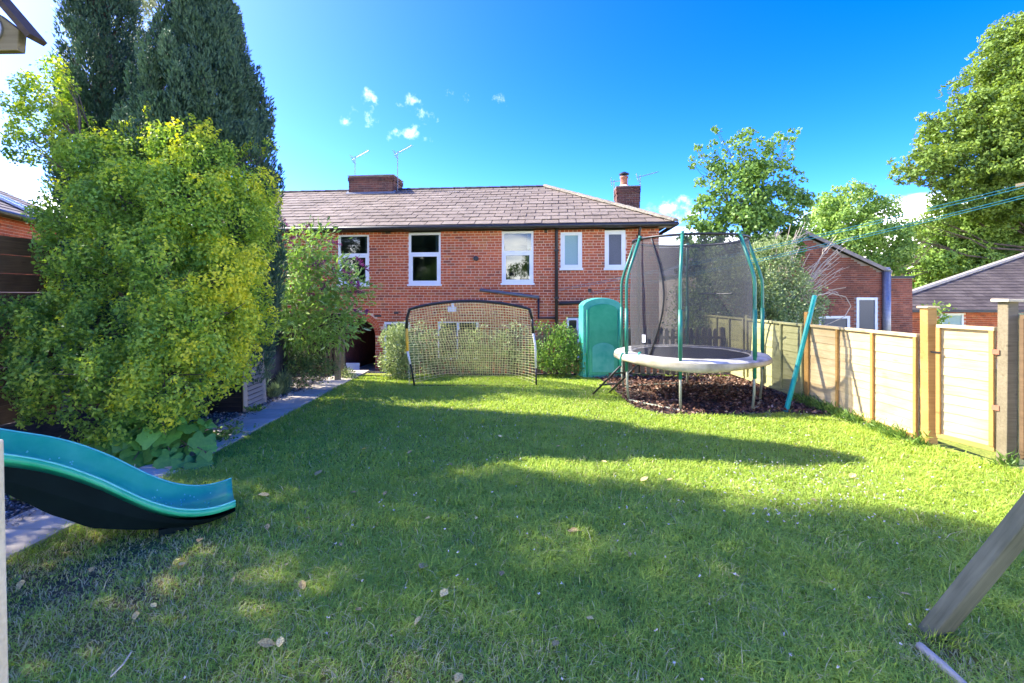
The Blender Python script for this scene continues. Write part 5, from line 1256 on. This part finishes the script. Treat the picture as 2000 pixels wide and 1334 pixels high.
# conifers -----------------------------------------------------------------
def conifer(loc, H, prof, label, nplume, seed, leaves=34, m='conifer', zlow=.4, prad=.26, ls=1.0):
    g = np.random.default_rng(seed); t = empty('conifer', loc); tag(t, label, 'conifer', 'conifers on the left')
    mb = MB(); mb.tube([(0,0,0),(.05,0,H*.4),(0,.05,H*.97)], [.20,.13,.015], 8); 
    P_, D_, RN = [], [], []
    zs_ = np.array([p[0] for p in prof]); rs_ = np.array([p[1] for p in prof])
    for i in range(nplume):
        z = zlow+(H-zlow)*g.random()**.85*.93; r = np.interp(z/H, zs_, rs_); a = g.uniform(0,2*math.pi); rr = r*g.uniform(.55,1.0)
        c = np.array([math.cos(a)*rr, math.sin(a)*rr, z]); pl = prad*g.uniform(2.2,3.6)*(.6+.5*(1-z/H)); pw = prad*g.uniform(.5,.9)*(.6+.4*(1-z/H))
        if i % 5 == 0: mb.tube([(0,0,max(.1,z-.5)), tuple(c*[.6,.6,1]-np.array([0,0,.1])), tuple(c+np.array([0,0,pl*.4]))], [.03,.018,.006], 5)
        n = leaves; f = g.random(n); th = g.uniform(0,2*math.pi,n); q = pw*np.sin(np.pi*np.clip(f*.85+.12,0,1))**.8*np.sqrt(g.uniform(.25,1,n))
        lean = np.array([math.cos(a), math.sin(a), 0])*pl*.16
        p = c+np.stack([np.cos(th)*q, np.sin(th)*q, (f-.45)*pl],1)+lean[None]*f[:,None]
        P_.append(p); D_.append(np.stack([np.cos(th)*.42, np.sin(th)*.42, np.full(n,1.0)],1)+lean/pl); RN.append(np.clip(.2+.45*g.random()+.35*g.random(n),0,1))
    mb.build('trunk', M['bark_tree'], t, smooth=True)
    link('crown', leaf_mesh('crown', np.concatenate(P_), np.concatenate(D_), .070*ls, .022*ls, LEAF[m], np.concatenate(RN), .30, .15, g), t)
    return t
conifer((-4.6,7.1,0), 7.5, [(0,.8),(.15,.95),(.45,.95),(.55,.86),(.65,.68),(.76,.40),(.88,.18),(1,.03)], 'tall dark green conifer rising behind the golden bush', 560, 3, 330)
conifer((-6.42,7.45,0), 9.0, [(0,.4),(.3,.48),(.6,.44),(.8,.32),(1,.04)], 'narrow dark conifer at the left of the tall one', 360, 4, 280)
conifer((-8.9,5.2,0), 13.2, [(0,1.5),(.2,1.65),(.6,1.65),(.85,1.4),(1,.2)], 'conifer outside the left edge of the picture shading the lawn', 900, 5, 130, prad=.42, ls=1.6)
# silvery tree between the conifers
sv = Vector((-7.75,10.4,0)); st = empty('silvery_tree', sv); tag(st, 'pale silvery leaved tree between the two dark conifers', 'tree')
sl_ = plx([(268,40,10.6,26,60),(262,130,10.6,26,60),(272,210,10.4,24,60),(285,-40,10.6,30,60),(160,90,10.8,22,70),(150,200,10.8,18,60)], sv)
limbs('trunk', (0,0,0), (.1,0,7.6), .12, sl_, M['bark_pale'], st); foliage('crown', sl_, LEAF['silver'], st, per_m2=55, per_cluster=14, crad=.12, L=.065, Wd=.04, keep_in=.5)

# buddleia -----------------------------------------------------------------
bu = Vector((-3.95, 9.0, 0)); bt = empty('buddleia', bu); tag(bt, 'tall buddleia with purple flower spikes left of the archway', 'shrub')
BU = [(600,500,8.7,38),(570,545,8.6,40),(640,545,8.6,42),(668,580,8.7,34),(600,590,8.5,48),(560,605,8.6,38),(640,625,8.6,42),(585,640,8.5,40),(660,640,8.8,26),(610,470,8.9,26),(560,500,8.8,26),(690,560,8.8,16),(548,560,8.6,26),(678,610,8.8,22)]
bul = plx(BU, bu); limbs('stems', (0,0,0), (.25,-.2,2.0), .045, bul, M['bark_pale'], bt, 1, .05)
foliage('crown', bul, LEAF['budd'], bt, per_m2=48, per_cluster=8, crad=.12, L=.135, Wd=.040, bias=(0,0,-.1), keep_in=.3, shell=(.3,1.2))
fm = None
g = np.random.default_rng(9)
for px, py in ((590,455),(570,478),(562,452),(627,515),(640,548),(618,523),(602,570),(690,535),(703,515),(700,560),(680,548),(672,565),(712,520),(655,540),(645,470),(716,605),(708,612),(600,525),(565,470),(695,570)):
    p = P(px, py, 8.35+g.uniform(-.1,.3))-bu; n = 60; f = g.random(n); dd = np.array([g.uniform(-.5,.9), g.uniform(-.6,.2), g.uniform(-.4,.7)]); dd /= np.linalg.norm(dd)
    pos = np.array(p)+dd*f[:,None]*.22+g.normal(0,.022,(n,3))*(1-f[:,None]*.7)
    link('flower_spike', leaf_mesh('flower_spike', pos, g.normal(0,1,(n,3)), .030, .024, LEAF['flower'], g.random(n), .3, .1, g), bt)

# shrubs along the picket fence
def shrub(name, label, base, lst, m, cat='shrub', group=None, stem=M['bark_tree'], **k):
    b = Vector(base); t = empty(name, b); tag(t, label, cat, group); l = plx(lst, b)
    hi = max(l, key=lambda q: q[0][2])[0]; limbs('stems', (0,0,0), (hi[0], hi[1], max(.3, hi[2])), k.pop('tr', .03), l, stem, t, 1, .08)
    foliage('crown', l, LEAF[m], t, **k); return t
shrub('rose_bush', 'dense leafy bush at the left foot of the goal', (-2.2,10.0,0), [(770,665,9.8,24),(785,690,9.7,28),(765,705,9.7,20),(778,650,10.0,18),(790,720,9.6,18),(768,725,9.7,14)], 'pale', per_m2=190, per_cluster=10, crad=.05, L=.05, Wd=.03, keep_in=.4)
shrub('bramble_bush', 'loose pale bush behind the left half of the goal net', (-1.6,10.05,0), [(812,672,10.1,18),(838,662,10.1,16),(826,700,10.1,22),(858,690,10.1,16),(818,640,10.2,9),(845,716,10.0,18),(880,706,10.1,14),(893,672,10.2,9),(905,722,10.0,14)], 'pale', per_m2=90, per_cluster=8, crad=.07, L=.05, Wd=.032, keep_in=.4)
shrub('bramble_bush', 'sparse flowering bush behind the right post of the goal', (.1,10.05,0), [(1000,685,10.1,18),(1015,655,10.2,12),(985,660,10.2,10),(1010,708,10.0,15),(970,696,10.1,12),(1005,635,10.2,7)], 'pale', per_m2=90, per_cluster=9, crad=.07, L=.05, Wd=.032, keep_in=.4)
shrub('border_plants', 'tall wispy plants in front of the window behind the goal net', (-.75,10.1,0), [(925,690,10.15,12,26),(945,700,10.1,11,22),(912,668,10.2,8,20),(935,655,10.2,6,18),(958,680,10.2,8,22),(900,700,10.1,10,20),(940,720,10.0,12,12),(868,650,10.25,6,18),(975,665,10.2,6,18)], 'pale', per_m2=170, per_cluster=7, crad=.06, L=.055, Wd=.03, keep_in=.4)
shrub('rose_bush', 'spreading leafy bush left of the turquoise shell', (1.0,10.0,0), [(1085,690,9.9,26),(1105,665,10.0,18),(1110,705,9.85,22),(1085,650,10.1,12),(1060,705,9.85,16),(1125,690,9.95,18),(1090,715,9.8,18),(1050,680,10.0,14),(1100,640,10.1,9),(1060,640,10.1,8)], 'mid', per_m2=130, per_cluster=9, crad=.06, L=.055, Wd=.034, keep_in=.4)
shrub('low_evergreen', 'dark low shrub under the buddleia', (-4.05,8.5,0), [(620,715,8.6,22),(585,725,8.4,24),(560,705,8.5,28),(545,680,8.6,26),(640,722,9.0,12),(600,690,8.8,24)], 'dark', per_m2=110, per_cluster=9, crad=.07, L=.05, Wd=.03, keep_in=.4)
shrub('border_plant', 'small leafy plant at the foot of the path end post', (-3.35,9.7,0), [(675,728,9.7,10),(685,735,9.6,8)], 'pale', per_m2=500, per_cluster=8, crad=.03, L=.04, Wd=.02)
for (px, py, s, lb) in ((500,806,.10,'small green weed at the foot of the square compost bin'),(450,850,.14,'low green weed at the left path edge'),(60,975,.10,'broad leaved weed by the stone near the slide'),(1110*0+430,862,.08,'small weed creeping over the path flags')):
    p = G(px, py); t = empty('weed', p); tag(t, lb, 'weed'); g = np.random.default_rng(px); n = 90
    pos = np.abs(g.normal(0,1,(n,3)))*np.array([0,0,s*.5])+g.normal(0,1,(n,3))*np.array([s*.7,s*.5,0])+np.array([0,0,.01])
    link('leaves', leaf_mesh('leaves', pos, np.stack([g.normal(0,1,n), g.normal(0,1,n), g.uniform(.1,.8,n)],1), .06, .034, LEAF['mid'], g.random(n), .3, .15, g), t)
    MB().tube([(0,0,0),(.01,0,s*.5)], .004, 5).build('stem', LEAF['vine'], t)
# lavender tufts
for px, py, h, lb in ((536,778,.20,'small grey green lavender tuft beside the compost bin'),(553,772,.30,'taller lavender tuft right of the compost bin')):
    p = G(px, py); t = empty('lavender', p); tag(t, lb, 'lavender'); g = np.random.default_rng(px); n = 520; a = g.uniform(0,6.28,n); k = g.random(n)
    pos = np.stack([np.cos(a)*.06*k, np.sin(a)*.06*k, np.abs(g.normal(0,.35,n))*h],1)
    link('foliage', leaf_mesh('foliage', pos, np.stack([np.cos(a)*k*.7, np.sin(a)*k*.7, np.full(n,1.0)],1), h*.7, .011, LEAF['lav'], g.random(n), .14, .1, g), t)
# vine with large lobed leaves at the foot of the bush
def lobed():
    pts = []
    for i in range(28):
        a = 2*math.pi*i/28; r = .5*(1+.32*abs(math.cos(2.5*(a-math.pi/2)))**.7-.12*(i % 2))
        if abs(a-1.5*math.pi) < .25: r *= .45
        pts.append((r*math.cos(a), r*math.sin(a)))
    vs = [(x, y+.35, -.35*(x*x)-.25*(y*y)+.08*abs(x)) for x, y in pts]+[(0,.30,.03)]
    return MB().add(vs, [(i, (i+1)%28, 28) for i in range(28)]).mesh('leaf', LEAF['vine'], True)
vm = [lobed()]
vo = Vector((-3.95,4.95,0)); vn = empty('vine_plant', vo); tag(vn, 'dark green plant with large lobed leaves beside the slide', 'plant')
stm = MB(); g = random.Random(6)
for i in range(170):
    px = g.gauss(285,75); px = min(402, max(110, px)); top = 790+abs(px-300)*.28+ (18 if px < 220 else 0); f = g.random(); py = top+(900-top)*f
    D = 4.75+.45*(1-f)+g.uniform(-.12,.12)
    p = P(px, py, D)-vo
    if p.z < .05: p.z = .05+g.random()*.05
    s = g.uniform(.13,.21); o = link('leaf', vm[0], vn, p, (R(g.uniform(25,70)), R(g.uniform(-25,25)), R(g.uniform(-60,70)))); o.scale = (s, s, s)
    o.rotation_euler = (R(g.uniform(-65,-15)), R(g.uniform(-25,25)), R(180+g.uniform(-60,60)))
    if i % 3 == 0: stm.tube([(p.x*.3,p.y*.3+.1,.0),(p.x*.7,p.y*.7+.1,p.z*.7+.08),tuple(p)], .005, 5)
stm.build('stems', M['bark_tree'], vn)

# trees on the right -------------------------------------------------------
def tree(name, label, base, topz, tr_, lst, m, bark='bark_tree', ry=1.0, group='trees on the right', **k):
    b = Vector(base); t = empty(name, b); tag(t, label, 'tree', group); l = plx(lst, b, ry=ry)
    limbs('trunk', (0,0,0), (0.05*topz*.2, 0, topz), tr_, l, M[bark], t, .95, .25)
    clumps('crown', l, LEAF[m], t, **k); return t
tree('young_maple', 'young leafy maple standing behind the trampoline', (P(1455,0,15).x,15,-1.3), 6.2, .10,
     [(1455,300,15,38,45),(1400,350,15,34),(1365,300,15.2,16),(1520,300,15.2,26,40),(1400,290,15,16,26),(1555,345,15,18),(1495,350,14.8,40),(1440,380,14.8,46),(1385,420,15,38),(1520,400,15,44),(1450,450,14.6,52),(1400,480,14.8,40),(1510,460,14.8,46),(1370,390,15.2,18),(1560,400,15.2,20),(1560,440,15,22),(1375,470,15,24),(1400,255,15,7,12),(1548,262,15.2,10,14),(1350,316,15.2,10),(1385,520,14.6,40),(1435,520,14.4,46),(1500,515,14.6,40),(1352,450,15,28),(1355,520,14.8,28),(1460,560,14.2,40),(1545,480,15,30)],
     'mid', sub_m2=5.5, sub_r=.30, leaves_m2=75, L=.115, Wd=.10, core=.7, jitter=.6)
tree('garden_tree', 'round bright green tree behind the gabled outbuilding', (P(1660,0,26).x,26,-1.3), 6.5, .22,
     [(1660,410,26,46),(1610,425,26,36),(1720,430,26,40),(1600,470,25.5,40),(1660,460,25,50),(1720,480,25,46),(1640,395,26,30),(1690,395,26,28),(1590,510,25,36),(1760,470,26,22),(1680,510,25,44),(1745,500,25.5,34)],
     'bright', sub_m2=2.2, sub_r=.30, leaves_m2=55, L=.16, Wd=.12, core=.5, jitter=.5)
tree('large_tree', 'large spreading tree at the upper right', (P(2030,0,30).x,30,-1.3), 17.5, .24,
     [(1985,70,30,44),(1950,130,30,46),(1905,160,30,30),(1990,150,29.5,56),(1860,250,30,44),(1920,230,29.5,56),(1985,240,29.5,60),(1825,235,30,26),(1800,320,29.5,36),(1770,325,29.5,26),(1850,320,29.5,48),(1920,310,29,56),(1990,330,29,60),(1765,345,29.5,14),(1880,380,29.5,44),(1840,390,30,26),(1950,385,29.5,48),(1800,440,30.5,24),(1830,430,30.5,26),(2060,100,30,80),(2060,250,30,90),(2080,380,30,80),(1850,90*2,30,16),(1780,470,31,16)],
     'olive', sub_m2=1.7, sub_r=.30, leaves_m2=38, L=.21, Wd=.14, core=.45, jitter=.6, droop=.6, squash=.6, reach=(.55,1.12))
tree('hedge_tree', 'dense yellow green tree above the bungalow roof', (P(1940,0,24.5).x,32,-1.3), 5.0, .2,
     [(1985,440,32,50),(1930,450,32,46),(1880,470,32,40),(1990,410,32,36),(1950,420,32,30),(1885,415,32,32),(1855,455,32,36),(1910,395,32,32),(1840,500,32,36),(1900,510,32,46),(1970,500,32,50),(2040,440,32,60),(1860,520,32,30)], 'bright', sub_m2=2.4, sub_r=.30, leaves_m2=48, L=.21, Wd=.14, core=.8, jitter=.5)
tree('hedge_tree', 'light green tree between the outbuilding and the bungalow', (P(1820,0,34).x,34,-1.3), 4.0, .2,
     [(1820,495,34,40),(1780,520,34,36),(1850,510,34,34),(1800,550,34,40),(1840,545,34,40),(1760,540,34.5,26),(1775,490,35,16),(1795,465,34,28),(1838,470,34,34),(1760,500,34,26)], 'bright', sub_m2=1.8, sub_r=.30, leaves_m2=42, L=.20, Wd=.14, core=.5, jitter=.5)
tree('far_tree', 'far dark green tree behind the trampoline net', (P(1345,0,34).x,34,-1.3), 4.0, .2,
     [(1350,500,34,26),(1385,495,34,30),(1420,505,34,34),(1300,545,34,30)], 'dark', sub_m2=1.5, sub_r=.3, leaves_m2=30, L=.25, Wd=.18)
shrub('ivy_bush', 'leafy shrub bulging over the right fence beside the net', (P(1480,0,12.4).x,12.4,-1.3), [(1465,580,12.4,30),(1480,540,12.6,28),(1500,590,12.4,34),(1530,605,12.4,30),(1560,615,12.4,26),(1500,625,12.2,32),(1460,625,12.2,26),(1540,640,12.2,28),(1455,530,12.8,24),(1470,500,13,22),(1585,620,12.5,12),(1560,575,12.6,24),(1535,530,12.8,24),(1515,490,13,24),(1590,600,12.6,20),(1548,550,12.7,22)], 'pale', per_m2=60, per_cluster=12, crad=.10, L=.07, Wd=.05, keep_in=.35, tr=.06)
shrub('pale_shrub', 'pale leaved shrub seen through the trampoline net', (P(1360,0,11.6).x,11.6,-1.3), [(1360,600,11.6,36),(1390,570,11.7,34),(1340,640,11.5,30),(1380,630,11.5,34),(1400,540,11.8,24),(1345,560,11.8,20),(1410,600,11.7,24),(1390,510,12,22)], 'pale', per_m2=50, per_cluster=11, crad=.11, L=.06, Wd=.042, keep_in=.35, tr=.05)
# creeper sprig on the orange post
t = empty('creeper', (4.76,5.44,1.35)); tag(t, 'small green creeper growing beside the orange brown post', 'creeper'); g = np.random.default_rng(2); n = 150
pos = np.stack([.06+np.abs(g.normal(0,.06,n)), g.normal(0,.05,n), g.uniform(-.02,.26,n)],1); link('leaves', leaf_mesh('leaves', pos, g.normal(0,1,(n,3)), .045, .028, LEAF['bright'], g.random(n), .3, .15, g), t)
MB().tube([(.03,0,-1.2),(.05,0,0),(.08,0,.22)], .006, 5).build('stem', M['bark_tree'], t)
# dead arching branches
dbase = Vector((P(1525,0,13.6).x, 13.6, -1.3)); db = empty('dead_shrub', dbase); tag(db, 'bare arching pale branches above the right fence', 'dead shrub'); g = random.Random(12)
for i in range(42):
    e = P(g.uniform(1500,1665), g.uniform(430,610), 13.6+g.uniform(-.5,.4))-dbase; s0 = P(g.uniform(1490,1545), 640, 13.6)-dbase; s0.z = min(s0.z, 1.5)
    bow_ = g.uniform(.25,.8); mid = s0.lerp(e, .45)+Vector((-bow_*.45, g.uniform(-.1,.1), bow_)); pts = []
    for j in range(11):
        t_ = j/10; pts.append(s0*(1-t_)**2+mid*2*t_*(1-t_)+e*t_*t_+Vector((g.uniform(-.02,.02),0,g.uniform(-.02,.02))))
    if i < 8: pts = [Vector((g.uniform(-.1,.1),0,0))]+pts
    b = MB().tube(pts, [.022*(1-.66*j/(len(pts)-1)) for j in range(len(pts))], 5)
    for _ in range(4):
        q = pts[g.randrange(4,10)]; b.tube([q, q+Vector((g.uniform(-.05,.2), 0, g.uniform(0,.12))), q+Vector((g.uniform(.05,.45), g.uniform(-.1,.1), g.uniform(-.15,.3)))], [.010,.008,.004], 4)
    b.build('branch', M['dead_twig'], db)
# long bare stem hooking over the fence
pts = [P(x, y, 12.2) for x, y in ((1590,578),(1620,572),(1652,580),(1662,598),(1650,618),(1620,632),(1590,642),(1560,700))]
o = MB().tube(pts+[Vector((pts[-1].x-.2,12.2,-1.3))], .012, 6).build('bare_stem', M['dead_twig']); tag(o, 'long bare stem hooking over the bright fence panel', 'branch')

# tree behind the viewer that the upstairs panes reflect
tb = Vector((-.6,-13,-.2)); tt = empty('garden_tree', tb); tag(tt, 'broad tree behind the viewer mirrored in the upstairs window panes', 'tree')
tl_ = [((x, y, z), r) for x, y, z, r in ((0,0,5.2,1.9),(-1.9,.4,4.4,1.5),(2.0,0,4.2,1.6),(.5,.6,3.2,1.5),(-1.2,0,2.9,1.3),(1.4,.2,6.1,1.2),(3.6,.3,3.3,1.3),(-3.4,.2,3.2,1.3))]
limbs('trunk', (0,0,-.2), (.1,0,5.5), .2, tl_, M['bark_tree'], tt); clumps('crown', tl_, LEAF['mid'], tt, sub_m2=2, sub_r=.3, leaves_m2=40, L=.16, Wd=.11)
